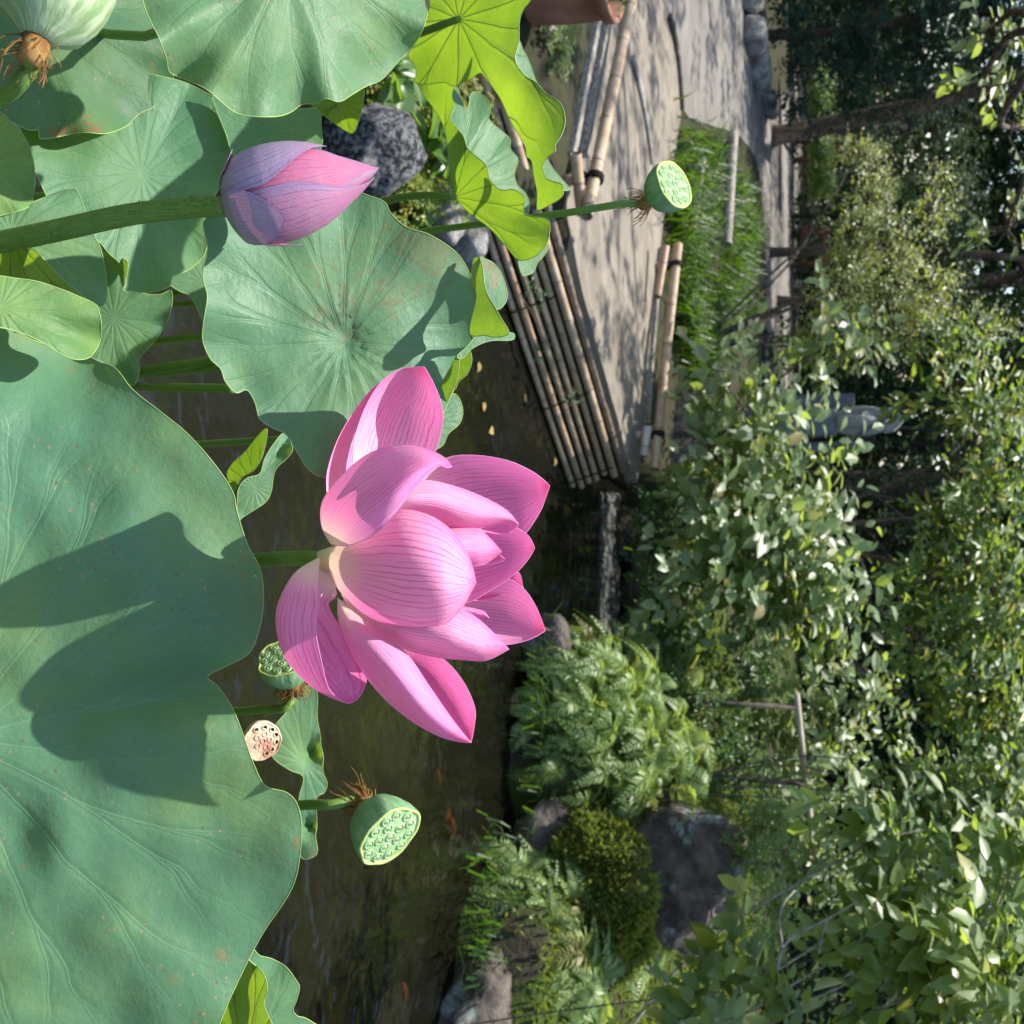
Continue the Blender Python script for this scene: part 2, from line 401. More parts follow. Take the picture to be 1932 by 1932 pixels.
# water: a clear, faintly brown sheet over the mud; ripples in the normal
k = NT('pond_water')
pos = k.geo()
w1 = k.noise(k.scaled(pos, (1.0, 1.25, 1)), 6, 2, 0.5, 0.3); w2 = k.noise(pos, 34, 3, 0.6)
sx = k.n('SeparateXYZ'); k.set(sx.inputs[0], pos)
live = k.ramp(k.math('ADD', sx.outputs[0], k.math('MULTIPLY', k.noise(pos, 1.2, 2), 1.2)), 0.4, 1.3, 0.40, 1.0)   # ripples where the fish swim
b = k.bump(k.math('MULTIPLY', k.math('ADD', w1, k.math('MULTIPLY', w2, 0.06)), live), 0.30, 0.05)
fr = k.n('Fresnel'); fr.inputs[0].default_value = 1.36; k.set(fr.inputs[1], b)
gl = k.n('BsdfGlossy'); gl.inputs['Roughness'].default_value = 0.03; k.set(gl.inputs['Normal'], b); gl.inputs['Color'].default_value = (1, 1, 1, 1)
tr = k.n('BsdfTransparent'); tr.inputs[0].default_value = (0.39, 0.39, 0.28, 1)
df = k.bsdf((0.0125, 0.0128, 0.0075, 1), 0.9, 0.0)
body = k.mixs(0.38, tr.outputs[0], df)
M_water = k.done(k.mixs(fr.outputs[0], body, gl.outputs[0]))
wb = MB()
wx = np.linspace(-14, 14, 3); wy = np.linspace(-12, 7.6, 3); WX, WY = np.meshgrid(wx, wy)
wb.add(np.stack([WX.ravel(), WY.ravel(), np.zeros(9)], 1), grid_faces(3, 3))
tag(wb.build('pond_water', M_water), kind='structure')

def GG(x, y):                       # photo point on the terrain
    z = .1
    for _ in range(8): q = G(x, y, z); z = .5 * z + .5 * H(q[0], q[1])
    return G(x, y, z)
def sheet(name, px, z, mat, cell, rim=3, jag=0.0, lift=0.0):
    """a flat area of ground given by its outline in the photograph, at level z"""
    pl = np.array([G(x, y, z)[:2] for x, y in px])
    pl = cr(pl, rim, True)
    if jag: pl = pl + np.array([[nz((p[0], p[1], 1), 9) * jag, nz((p[0], p[1], 7), 9) * jag] for p in pl])
    lo, hi = pl.min(0), pl.max(0)
    gxx, gyy = np.meshgrid(np.arange(lo[0], hi[0], cell), np.arange(lo[1], hi[1], cell))
    q = np.stack([gxx.ravel(), gyy.ravel()], 1); q = q[inpoly(q, pl)]; q = q[polydist(q, pl) > cell * 0.3]
    allp = np.concatenate([pl, q]); n = len(pl)
    vs, _, fs, *_ = delaunay_2d_cdt([Vector(p) for p in allp], [(i, (i + 1) % n) for i in range(n)], [list(range(n))], 1, 1e-5)
    zz = [z + lift + 0.006 + nz((v.x, v.y, 3), 1.7) * 0.006 for v in vs]
    mb = MB(); mb.add([(v.x, v.y, h) for v, h in zip(vs, zz)], [tuple(f) for f in fs])
    # a skirt so the sheet has thickness at its edge
    ed = {}
    for f in fs:
        for i in range(len(f)):
            a, b2 = f[i], f[(i + 1) % len(f)]; ed[(a, b2)] = ed.get((a, b2), 0) + 1
    bd = [(a, b2) for (a, b2) in ed if (b2, a) not in ed]
    for a, b2 in bd:
        va, vb = vs[a], vs[b2]
        mb.add([(va.x, va.y, zz[a]), (vb.x, vb.y, zz[b2]), (vb.x, vb.y, zz[b2] - 0.06), (va.x, va.y, zz[a] - 0.06)], [(3, 2, 1, 0)])
    return tag(mb.build(name, mat), kind='structure')
def m_path(name, c1, c2, c3, sc=7):
    k = NT(name); pos = k.geo()
    n1 = k.noise(pos, sc, 5, 0.65); n2 = k.noise(k.scaled(pos, (60, 60, 60)), 1, 4, 0.75); n3 = k.noise(pos, 1.3, 3)
    col = k.mix(k.ramp(n1, 0.35, 0.7), (*c1, 1), (*c2, 1)); col = k.mix(k.math('MULTIPLY', n2, 0.55), col, (*c3, 1))
    col = k.mix(k.ramp(n3, 0.5, 0.7, 0, 0.35), col, (c1[0] * .6, c1[1] * .6, c1[2] * .55, 1))
    g = k.ramp(k.voro(pos, 55), 0.05, 0.16, 1, 0)
    col = k.mix(k.math('MULTIPLY', g, 0.4), col, (0.33, 0.31, 0.28, 1))
    return k.done(k.bsdf(col, 0.9, 0.12, k.bump(k.math('ADD', n2, k.math('MULTIPLY', n1, 1.5)), 0.9, 0.012)))
M_dirt = m_path('packed_earth', (0.205, 0.178, 0.142), (0.30, 0.262, 0.21), (0.11, 0.094, 0.075))
M_conc = m_path('worn_grey_paving', (0.175, 0.160, 0.142), (0.245, 0.225, 0.20), (0.10, 0.092, 0.08), 3)
sheet('earth_path', [(1066, 380), (1074, 440), (1100, 560), (1132, 680), (1163, 790), (1192, 895), (1203, 903), (1214, 800), (1226, 660), (1240, 520), (1252, 400), (1268, 310), (1284, 205), (1280, 110), (1262, 40), (1235, -120), (1160, -120), (1150, 20), (1128, 90), (1105, 200), (1085, 290)], BANK, M_dirt, 0.12, 3, 0.02)
sheet('paved_path', [(1286, 205), (1283, 110), (1264, 40), (1237, -120), (1390, -120), (1402, 40), (1415, 120), (1436, 170), (1480, 180), (1520, 120), (1536, 200), (1532, 330), (1516, 470), (1506, 600), (1496, 760), (1446, 760), (1446, 600), (1442, 460), (1436, 360), (1420, 290), (1380, 250), (1330, 235)], BANK, M_conc, 0.25, 3, 0.03, 0.004)

M_stone = m_simple('weathered_stone', (0.10, 0.095, 0.085), (0.30, 0.285, 0.26), 9, 0.85, 0.2, 0.9, 0.03, lo=0.3, hi=0.7)
M_stone_dark = m_simple('dark_lichened_rock', (0.030, 0.026, 0.022), (0.14, 0.118, 0.10), 7, 0.8, 0.25, 0.9, 0.03, lo=0.35, hi=0.75)
k = NT('rock_with_lichen'); pos = k.geo()
n1 = k.noise(pos, 8, 6, 0.7); c = k.mix(k.ramp(n1, 0.35, 0.7), (0.036, 0.030, 0.025, 1), (0.15, 0.124, 0.10, 1))
lm = k.math('MULTIPLY', k.ramp(k.noise(pos, 24, 6, 0.8), 0.46, 0.58), k.ramp(k.noise(pos, 3.2, 2), 0.57, 0.64))
c = k.mix(lm, c, (0.17, 0.21, 0.20, 1))
M_lichen = k.done(k.bsdf(c, 0.85, 0.2, k.bump(k.noise(pos, 16, 6, 0.7), 0.9, 0.03)))
k = NT('pale_speckled_boulder'); pos = k.geo()
n1 = k.noise(pos, 55, 5, 0.8); c = k.mix(k.ramp(n1, 0.44, 0.62), (0.016, 0.017, 0.017, 1), (0.24, 0.24, 0.24, 1))
c = k.mix(k.ramp(k.noise(pos, 7, 3), 0.56, 0.68, 0, 0.6), c, (0.32, 0.31, 0.30, 1))
M_speck = k.done(k.bsdf(c, 0.85, 0.2, k.bump(n1, 0.8, 0.02)))

def rock(name, c, size, mat, label, cat='rock', seed=0, rot=0.0, flat=0.0, group=None, sub=4, rough=0.22):
    bm = bmesh.new(); bmesh.ops.create_icosphere(bm, subdivisions=sub, radius=1)
    for v in bm.verts:
        p = v.co.copy(); q = p + Vector((seed * 3.1, seed * 1.7, seed))
        d = 1 + rough * noise.noise(q * 1.1) * 1.6 + rough * 0.5 * noise.noise(q * 2.7) + rough * 0.2 * noise.noise(q * 7)
        # broad chipped faces
        for kx in range(3):
            nd = Vector((math.sin(seed * 2 + kx * 2.4), math.cos(seed * 1.3 + kx * 1.9), 0.6 - 0.5 * kx)).normalized()
            h = p.dot(nd) * d
            if h > 0.74: d -= (h - 0.74) * 0.8
        v.co = p * d
        if flat and v.co.z > flat: v.co.z = flat + (v.co.z - flat) * 0.18
    me = bpy.data.meshes.new(name); 
    Mx = Matrix.Rotation(rot, 4, 'Z') @ Matrix.Diagonal((size[0], size[1], size[2], 1)); bm.transform(Mx)
    bm.to_mesh(me); bm.free(); me.materials.append(mat); me.polygons.foreach_set('use_smooth', [True] * len(me.polygons))
    o = link(name, me); o.location = [float(a) for a in c]
    return tag(o, label, cat, group)

# ================================================================== LOTUS
M_LG = m_lotus('lotus_leaf_green', spots=0.0)
M_LBIG = m_lotus('lotus_leaf_large', top=(0.112, 0.250, 0.132), spots=0.9, nv=18, yellow=0.5, big=0.75)
M_LSPOT = m_lotus('lotus_leaf_speckled', top=(0.135, 0.275, 0.125), spots=1.25, yellow=0.35)
M_LRUST = m_lotus('lotus_leaf_rusty_shaded', top=(0.075, 0.18, 0.085), spots=0.8, rust=0.85)  # rust is its own; the darker green has the leaf's shade painted in
M_LYEL = m_lotus('lotus_leaf_young', top=(0.13, 0.27, 0.085), spots=0.2, yellow=0.9)
M_LBACK = m_lotus('lotus_leaf_backlit', top=(0.14, 0.29, 0.13), spots=0.0, yellow=0.4, nv=13, tr=0.46, big=0.8)
M_LMID = m_lotus('lotus_leaf_round', top=(0.122, 0.270, 0.142), spots=0.0, rust=0.28, nv=19)
M_RIM = m_simple('leaf_rim', (0.20, 0.32, 0.09), (0.28, 0.38, 0.12), 30, 0.6, 0.3, 0.0)
k = NT('lotus_stalk'); pos = k.geo()
c = k.mix(k.ramp(k.noise(k.tc('UV'), 60, 3), 0.4, 0.7), (0.10, 0.19, 0.030, 1), (0.17, 0.27, 0.055, 1))
vo = k.voro(pos, 260); c = k.mix(k.ramp(vo, 0.08, 0.2, 0.6, 0), c, (0.10, 0.07, 0.03, 1))
M_STALK = k.done(k.mixs(0.12, k.bsdf(c, 0.5, 0.35, k.bump(k.ramp(vo, 0.05, 0.25, 1, 0), 0.6, 0.002)), k.transl((0.25, 0.45, 0.02, 1))))

def tilt(deg, side=0.0):             # a leaf's upward normal, leaning deg towards the viewer
    a = R(deg); n = np.array([math.sin(R(side)), -math.sin(a) * math.cos(R(side)), math.cos(a) * math.cos(R(side))])
    return n / np.linalg.norm(n)
def plane_pt(x, y, anchor, n):
    d = ray(x, y); return CAM + d * (np.dot(anchor - CAM, n) / np.dot(d, n))

def patch(mb, rim, centre, anchor, t, n, up_side=True, cell=11, ctrl=(), bowl=0.0, ripple=0.0, rip_n=9, rad=None, fold=0.0, fold_n=21, seed=0, rimw=0.00042, bead=True):
    """one sheet of leaf: outline in the photograph on the tilted plane through anchor; ctrl = offsets along the normal"""
    pl = cr(rim, 5, True); A = P(anchor[0], anchor[1], t)
    lo, hi = pl.min(0), pl.max(0)
    gxx, gyy = np.meshgrid(np.arange(lo[0], hi[0], cell), np.arange(lo[1], hi[1], cell))
    gxx = gxx + (np.arange(gxx.shape[0]) % 2)[:, None] * cell * 0.5
    q = np.stack([gxx.ravel(), gyy.ravel()], 1); q = q[inpoly(q, pl)]; q = q[polydist(q, pl) > cell * 0.55]
    allp = np.concatenate([pl, q]); m = len(pl)
    vs, _, fs, *_ = delaunay_2d_cdt([Vector(p) for p in allp], [(i, (i + 1) % m) for i in range(m)], [list(range(m))], 1, 1e-4)
    V2 = np.array([(v.x, v.y) for v in vs]); ed = polydist(V2, pl)
    c = np.asarray(centre, float)
    if rad is None: rad = np.median(np.linalg.norm(pl - c, axis=1))
    uv = (V2 - c) / rad; r = np.linalg.norm(uv, axis=1); th = np.arctan2(uv[:, 1], uv[:, 0])
    off = bowl * r ** 2
    if ripple: off = off + ripple * np.clip(r, 0, 1.3) ** 3 * (np.sin(rip_n * th + seed) + 0.6 * np.sin((rip_n * 1.7) * th + seed * 2.3))
    if fold: off = off + fold * np.clip(1 - np.abs(r - 0.16) / 0.3, 0, 1) * np.abs(np.sin(fold_n * th / 2))
    if len(ctrl):
        cp = np.array([q[:2] for q in ctrl], float); co = np.array([q[2] for q in ctrl]); cs = np.array([q[3] if len(q) > 3 else 80 for q in ctrl])
        for (a, s, sg) in zip(cp, co, cs): off = off + s * np.exp(-((V2 - a) ** 2).sum(1) / (2 * sg * sg))
    off = off + np.array([noise.noise(Vector((p[0] / 90, p[1] / 90, seed))) for p in V2]) * 0.004
    W = np.array([plane_pt(x, y, A, n) for x, y in V2])
    D = W - CAM; nd = (D / np.linalg.norm(D, axis=1, keepdims=True)) @ n; nd = np.sign(nd) * np.maximum(np.abs(nd), .42)
    W = W + D / np.linalg.norm(D, axis=1, keepdims=True) * (off / nd)[:, None]
    F = [tuple(f) for f in fs]
    # orientation: upper side = front face
    f0 = F[0]; nn = np.cross(W[f0[1]] - W[f0[0]], W[f0[2]] - W[f0[0]]); vd = D[f0[0]]
    faces_cam = np.dot(nn, vd) < 0
    if faces_cam != up_side: F = [f[::-1] for f in F]
    mb.add(W, F, 0, uv)
    if bead:
        # thickened rim bead
        ring = []
        for p in pl:
            ring.append(int(np.argmin(((V2 - p) ** 2).sum(1))))
        rp = W[ring]
        keep = [i for i in range(len(rp)) if -80 < pl[i][0] < 2010 and -80 < pl[i][1] < 2010]
        runs = []; cur = []; keep = set(keep)
        for i in range(len(rp)):
            if i in keep: cur.append(rp[i])
            else:
                if len(cur) > 2: runs.append(cur)
                cur = []
        if len(cur) > 2: runs.append(cur)
        for rr in runs: tube(mb, rr, rimw, 5, 1, False)
    return W, V2

def lotus_leaf(label, mat, sheets, centre, anchor, t, n, foot=None, stalk_r=0.0045, stalk=None, group=None):
    A = P(anchor[0], anchor[1], t); cpt = plane_pt(centre[0], centre[1], A, n)
    foot = foot if foot is not None else (cpt[0] + 0.03, cpt[1] + 0.10, -0.36)
    th = thing('lotus_leaf', (foot[0], foot[1], max(foot[2], -0.36)), label, 'lotus leaf', group)
    mb = MB(); at = None
    for s in sheets:
        s = dict(s); rim = s.pop('rim'); an = s.pop('anchor', anchor); tt = s.pop('t', t); n2 = s.pop('n', n); ce = s.pop('centre', centre)
        W, V2 = patch(mb, rim, ce, an, tt, n2, **s)
        if at is None:
            j = int(np.argmin(((V2 - np.asarray(centre)) ** 2).sum(1))); at = W[j]
    mb.build('blade', [mat, M_RIM], th)
    st = MB()
    if stalk is None:
        a = at - n * 0.001; pts = [a, a - n * 0.05 + np.array([0, 0, -0.02]), a - n * 0.09 + np.array([0, 0.02, -0.12]), np.array([foot[0], foot[1], (at[2] + foot[2]) / 2]), np.array(foot)]
    else: pts = list(stalk) + [np.array(foot)]
    pts = crs(pts, 6); tube(st, pts, np.linspace(stalk_r * 0.8, stalk_r * 1.15, len(pts)), 9)
    st.build('petiole', M_STALK, th)
    return th

# --- the largest leaf, in front of the flower
rimL1 = [(0, 617), (60, 640), (110, 660), (165, 679), (215, 693), (250, 735), (300, 775), (350, 815), (400, 870), (438, 926), (447, 966), (466, 1025), (490, 1072), (497, 1120), (491, 1180), (470, 1232), (428, 1256), (392, 1276),
         (412, 1296), (438, 1335), (460, 1390), (478, 1440), (500, 1482), (540, 1495), (561, 1518), (569, 1560), (565, 1620), (556, 1662), (537, 1700), (490, 1770), (440, 1870), (400, 1960), (330, 2060),
         (200, 2140), (0, 2160), (-220, 2090), (-420, 1900), (-520, 1600), (-500, 1250), (-400, 950), (-250, 740), (-100, 630)]
lotus_leaf('largest pale green lotus leaf spreading below the open pink flower', M_LBIG,
           [dict(rim=rimL1, rad=640, bowl=-0.006, ripple=0.004, rip_n=8, cell=14, seed=1.0,
                 ctrl=[(395, 1278, -0.022, 40), (320, 1296, -0.017, 40), (240, 1316, -0.015, 42), (150, 1338, -0.013, 44), (60, 1360, -0.010, 50), (330, 1150, 0.014, 100), (400, 1400, 0.012, 60), (250, 1420, 0.007, 60), (560, 1600, 0.012, 60), (480, 1090, -0.010, 60), (60, 610, -0.04, 95), (165, 668, -0.03, 60), (30, 1570, -0.010, 40), (110, 1600, 0.006, 45)])],
           (-85, 1395), (300, 1200), 0.765, tilt(50, 0), foot=(0.28, 0.62, -0.36))

# --- round leaf between bud and flower
rimL2 = [(388, 412), (430, 372), (520, 335), (610, 325), (675, 360), (690, 367), (725, 381), (737, 402), (766, 428), (811, 443), (857, 473), (878, 500), (891, 527), (900, 545), (901, 566), (887, 622), (893, 640), (880, 664), (868, 700), (852, 745), (822, 800), (760, 860),
         (690, 900), (620, 902), (585, 888), (560, 852), (540, 820), (512, 806), (490, 790), (481, 760), (466, 736), (445, 741), (425, 720), (416, 696), (396, 676), (382, 640), (385, 600), (391, 560), (383, 520), (392, 470), (385, 435)]
nl2 = tilt(42, 0)
lotus_leaf('round lotus leaf with a rusty smear, partly behind the flower and the bud', M_LMID,
           [dict(rim=rimL2, rad=275, bowl=0.016, ripple=0.007, rip_n=7, fold=0.004, fold_n=19, seed=2.2, ctrl=[(470, 740, -0.014, 40), (870, 640, -0.02, 60), (648, 645, -0.006, 40)], cell=9),
            dict(rim=[(886, 628), (899, 560), (890, 528), (893, 490), (903, 486), (910, 500), (912, 520), (916, 545), (922, 560), (934, 580), (945, 600), (960, 628), (940, 636), (915, 633)], up_side=False, t=0.895, anchor=(900, 570), n=tilt(-68, 0), cell=6, rad=220, ripple=0.003),
            dict(rim=[(906, 486), (918, 490), (930, 496), (945, 515), (955, 545), (955, 568), (938, 584), (922, 560), (915, 540), (913, 515)], t=0.905, anchor=(930, 540), n=tilt(36, 0), cell=6, rad=220),
            dict(rim=[(862, 672), (880, 655), (900, 634), (930, 630), (965, 628), (971, 636), (962, 642), (925, 643), (893, 656), (872, 676)], t=0.895, anchor=(900, 640), n=tilt(36, 0), cell=6, rad=220),
            dict(rim=[(822, 748), (838, 715), (852, 690), (864, 668), (866, 690), (862, 715), (852, 740), (836, 764)], up_side=False, t=0.895, anchor=(850, 710), n=tilt(-68, 0), cell=6, rad=220),
            dict(rim=[(864, 670), (884, 660), (890, 680), (882, 705), (866, 720), (858, 735), (862, 705)], up_side=False, t=0.90, anchor=(870, 690), n=tilt(-68, 0), cell=6, rad=220)],
           (648, 645), (648, 645), 0.86, nl2, foot=(-0.18, 1.12, -0.36))

# --- big leaf at the upper left of the stand (top of the picture)
rimL3 = [(268, -8), (284, 40), (300, 72), (314, 112), (320, 136), (350, 150), (388, 168), (415, 190), (440, 210), (470, 219), (520, 220), (548, 212), (570, 197), (595, 196), (615, 186), (640, 192), (665, 178), (690, 163), (720, 150), (755, 112), (780, 85), (796, 58), (806, 25), (800, 0), (790, -70), (740, -290), (570, -390), (380, -330), (262, -130)]
lotus_leaf('pale lotus leaf with brown speckles and scalloped rim beyond the bud', M_LSPOT,
           [dict(rim=rimL3, rad=300, bowl=-0.015, ripple=0.009, rip_n=9, fold=0.003, seed=3.1, ctrl=[(640, 200, -0.012, 50), (450, 210, -0.012, 60), (740, 130, -0.012, 50)])],
           (545, -90), (550, 60), 0.80, tilt(32, -4), foot=(-0.62, 0.86, -0.36))
# --- rusty leaf behind the nodding pod
rimL4 = [(-10, 205), (25, 232), (55, 245), (72, 246), (76, 262), (110, 258), (140, 252), (165, 250), (200, 252), (238, 238), (262, 215), (292, 200), (318, 168), (327, 150), (322, 120), (316, 60), (300, 10), (262, -70), (150, -190), (-30, -220), (-150, -80), (-160, 90), (-90, 170)]
lotus_leaf('shade-darkened green lotus leaf with rust blotches along its rim behind the nodding pod', M_LRUST,
           [dict(rim=rimL4, rad=250, bowl=-0.01, ripple=0.006, seed=4.0, ctrl=[(70, 250, 0.01, 40), (300, 180, -0.012, 60)])],
           (60, 0), (150, 100), 0.95, tilt(32, -8), foot=(-0.55, 0.95, -0.36))
# --- leaf behind the bud stalk
rimL5 = [(40, 250), (70, 330), (100, 390), (150, 432), (185, 455), (205, 478), (228, 500), (238, 528), (233, 548), (250, 549), (262, 552), (292, 550), (320, 540), (326, 522), (358, 508), (385, 480), (393, 440), (392, 400), (410, 360), (430, 325), (445, 290), (449, 258), (440, 215), (415, 192), (380, 170), (330, 150), (250, 140), (150, 170), (80, 205)]
lotus_leaf('broad lotus leaf in half shade behind the bud stalk, with one folded lobe', M_LG,
           [dict(rim=rimL5, rad=210, bowl=0.01, ripple=0.006, rip_n=7, seed=5.0, ctrl=[(330, 400, -0.012, 70), (150, 330, 0.008, 60)]),
            dict(rim=[(186, 456), (200, 466), (216, 476), (232, 488), (241, 496), (240, 512), (236, 528), (231, 540), (226, 522), (214, 498), (200, 478)], up_side=False, t=1.0, anchor=(215, 490), n=tilt(-68, 0), cell=5, rad=200)],
           (265, 330), (265, 330), 1.01, tilt(36, -4), foot=(-0.42, 1.2, -0.36))
rimL6 = [(-10, 216), (25, 233), (42, 252), (56, 280), (64, 310), (66, 345), (62, 370), (57, 388), (20, 402), (-40, 412), (-110, 400), (-150, 320), (-100, 240)]
lotus_leaf('bright young lotus leaf tucked under the rusty leaf', M_LYEL, [dict(rim=rimL6, rad=130, bowl=-0.006, ripple=0.003, seed=6.0)], (-40, 310), (0, 310), 0.82, tilt(32, -5), foot=(-0.42, 0.9, -0.36))
# --- folded leaf crossed by the bud stalk
rimL7 = [(-10, 407), (50, 386), (100, 366), (137, 355), (148, 366), (158, 390), (166, 420), (178, 445), (190, 470), (197, 505), (202, 548), (200, 566), (193, 578), (182, 575), (150, 553), (112, 520), (80, 486), (50, 468), (0, 474), (-50, 470), (-70, 440)]
fold7 = [(-50, 476), (0, 476), (48, 469), (66, 473), (84, 492), (112, 524), (150, 557), (183, 577), (150, 564), (120, 548), (90, 536), (60, 530), (25, 526), (-10, 526), (-50, 526)]
lotus_leaf('lotus leaf folded over to show its bright yellow-green underside, crossed by the bud stalk', M_LG,
           [dict(rim=rimL7, rad=190, bowl=-0.006, ripple=0.003, seed=7.0), dict(rim=fold7, up_side=False, t=0.825, anchor=(70, 500), n=tilt(-68, 0), rad=190, cell=8)],
           (20, 440), (90, 450), 0.845, tilt(36, 0), foot=(-0.33, 0.78, -0.36))
rimL8 = [(-20, 519), (30, 525), (70, 531), (116, 546), (150, 560), (180, 575), (189, 598), (191, 625), (187, 648), (178, 664), (165, 676), (140, 678), (112, 666), (80, 646), (40, 628), (0, 618), (-70, 612), (-140, 570), (-90, 520)]
lotus_leaf('yellowish green lotus leaf lying over the edge of the largest leaf', M_LYEL, [dict(rim=rimL8, rad=150, bowl=-0.008, ripple=0.003, seed=8.0)], (0, 580), (80, 600), 0.722, tilt(34, -6), foot=(-0.28, 0.85, -0.36))
rimL9 = [(150, 470), (200, 480), (240, 520), (262, 550), (300, 556), (322, 548), (324, 575), (314, 610), (300, 632), (282, 655), (262, 678), (264, 696), (258, 718), (248, 728), (232, 714), (205, 690), (150, 660), (110, 590), (120, 510)]
lotus_leaf('deep green shaded lotus leaf low among the stalks beside the largest leaf', M_LG, [dict(rim=rimL9, rad=110, bowl=0.006, ripple=0.004, seed=9.0)], (215, 600), (215, 600), 1.06, tilt(44, 4), foot=(-0.22, 1.25, -0.36))
rimL15 = [(400, 175), (450, 205), (520, 212), (596, 205), (606, 240), (602, 285), (540, 310), (450, 300), (425, 250)]
lotus_leaf('dark lotus leaf half hidden between the bud and the speckled leaf', M_LG, [dict(rim=rimL15, rad=100, seed=10.0)], (510, 250), (510, 250), 1.06, tilt(46, 0), foot=(-0.5, 1.25, -0.36))
rimL14 = [(318, 530), (350, 505), (390, 465), (430, 480), (420, 560), (390, 606), (378, 596), (360, 560), (336, 548)]
lotus_leaf('small dark lotus leaf under the rim of the round leaf', M_LG, [dict(rim=rimL14, rad=60, seed=11.0)], (385, 535), (385, 535), 1.1, tilt(44, 0), foot=(-0.33, 1.3, -0.36))
rimL16 = [(588, 200), (620, 186), (660, 178), (686, 165), (684, 200), (676, 228), (666, 251), (650, 246), (630, 232), (605, 214)]
lotus_leaf('small olive lotus leaf tip hanging below the speckled leaf', M_LG, [dict(rim=rimL16, rad=80, up_side=False, seed=12.0, n=tilt(-68, 0))], (640, 190), (640, 200), 1.10, tilt(40, 0), foot=(-0.5, 1.3, -0.36), stalk_r=.002)
rimL17 = [(800, 770), (838, 755), (856, 743), (868, 755), (873, 778), (866, 800), (846, 818), (833, 842), (800, 850), (770, 810)]
lotus_leaf('mint green lotus leaf edge showing just above the left petals of the flower', M_LG, [dict(rim=rimL17, rad=70, seed=13.0)], (800, 805), (820, 800), 1.05, tilt(36, 0), foot=(-0.1, 1.3, -0.36))
rimL13 = [(446, 990), (447, 955), (450, 922), (466, 902), (490, 894), (499, 866), (516, 838), (536, 818), (552, 846), (540, 866), (524, 880), (516, 896), (512, 925), (503, 945), (486, 958), (470, 968), (455, 978)]
y13 = [(428, 895), (440, 872), (462, 852), (486, 822), (502, 808), (503, 824), (494, 862), (478, 888), (455, 902), (440, 925)]
lotus_leaf('small curled lotus leaf over the brown water left of the flower stalk', M_LG,
           [dict(rim=rimL13, rad=90, ripple=0.004, seed=14.0), dict(rim=y13, up_side=False, t=1.0, anchor=(465, 870), n=tilt(-68, 0), rad=90, cell=7)], (480, 920), (490, 910), 1.02, tilt(38, 0), foot=(-0.12, 1.25, -0.36))
rimL12 = [(596, 1300), (598, 1353), (603, 1382), (606, 1409), (610, 1428), (609, 1455), (617, 1478), (612, 1495), (597, 1508), (598, 1558), (595, 1577), (598, 1610), (574, 1621), (562, 1600), (566, 1540), (564, 1505), (572, 1466), (545, 1452), (512, 1424), (516, 1374), (540, 1343), (560, 1300)]
lotus_leaf('mint lotus leaf seen edge-on behind the right hand seed pod', M_LG, [dict(rim=rimL12, rad=150, ripple=0.004, seed=15.0, ctrl=[(590, 1420, -0.03, 14), (585, 1560, -0.03, 12)])], (575, 1440), (575, 1440), 1.12, tilt(40, 0), foot=(0.42, 1.35, -0.36))
m11 = [(477, 1791), (490, 1803), (513, 1809), (540, 1825), (560, 1852), (565, 1864), (560, 1885), (553, 1905), (561, 1917), (582, 1924), (625, 1960), (600, 2010), (540, 2000), (514, 1935), (500, 1905), (498, 1885), (503, 1868), (502, 1849), (490, 1829), (468, 1808)]
y11 = [(466, 1806), (490, 1829), (502, 1849), (504, 1868), (499, 1885), (501, 1905), (515, 1935), (540, 2000), (480, 2060), (380, 2040), (400, 1940), (440, 1860)]
lotus_leaf('lotus leaf with yellow-green underside and pale wavy rim at the edge of the largest leaf', M_LG,
           [dict(rim=m11, rad=200, ripple=0.003, seed=16.0, n=tilt(36, 0)), dict(rim=y11, up_side=False, t=0.87, anchor=(480, 1900), n=tilt(-68, 0), rad=220, cell=8)], (460, 2000), (530, 1860), 0.88, tilt(36, 0), foot=(0.55, 1.0, -0.36))

# --- two leaves seen from below, lit through, at the left
z2 = lambda L: [(447.2 + x * .3307, y * .3307) for x, y in L]
rimA = z2([(1110, -80), (1100, 40), (1085, 80), (1045, 205), (978, 312), (1008, 362), (1022, 410), (1018, 470), (1090, 480), (1180, 470), (1236, 492), (1290, 470), (1340, 448), (1392, 418), (1440, 480), (1500, 560), (1560, 690), (1640, 830), (1652, 890), (1680, 922), (1692, 1000), (1712, 1100), (1710, 1180), (1722, 1200), (1790, 1168), (1850, 1128), (1862, 1085), (1852, 1050), (1772, 1022), (1746, 962), (1762, 908), (1815, 862), (1816, 828), (1852, 768), (1872, 700), (1862, 625), (1830, 575), (1762, 532), (1705, 470), (1640, 430), (1586, 342), (1608, 240), (1610, 130), (1632, 60), (1672, 0), (1660, -90), (1500, -180), (1250, -190)])
flA = z2([(1608, 236), (1630, 280), (1665, 350), (1696, 440), (1706, 470), (1645, 432), (1588, 345)])
flA2 = z2([(1764, 900), (1790, 940), (1820, 985), (1860, 1030), (1898, 1078), (1862, 1086), (1848, 1050), (1775, 1025), (1742, 960)])
nA = tilt(58, 6)   # its upper side faces away and up: mirrored about the vertical
nA = np.array([nA[0], -nA[1], nA[2]])
sA = [P(866, 36, 1.062), P(840, 45, 1.075), P(800, 60, 1.12), P(700, 90, 1.25)]
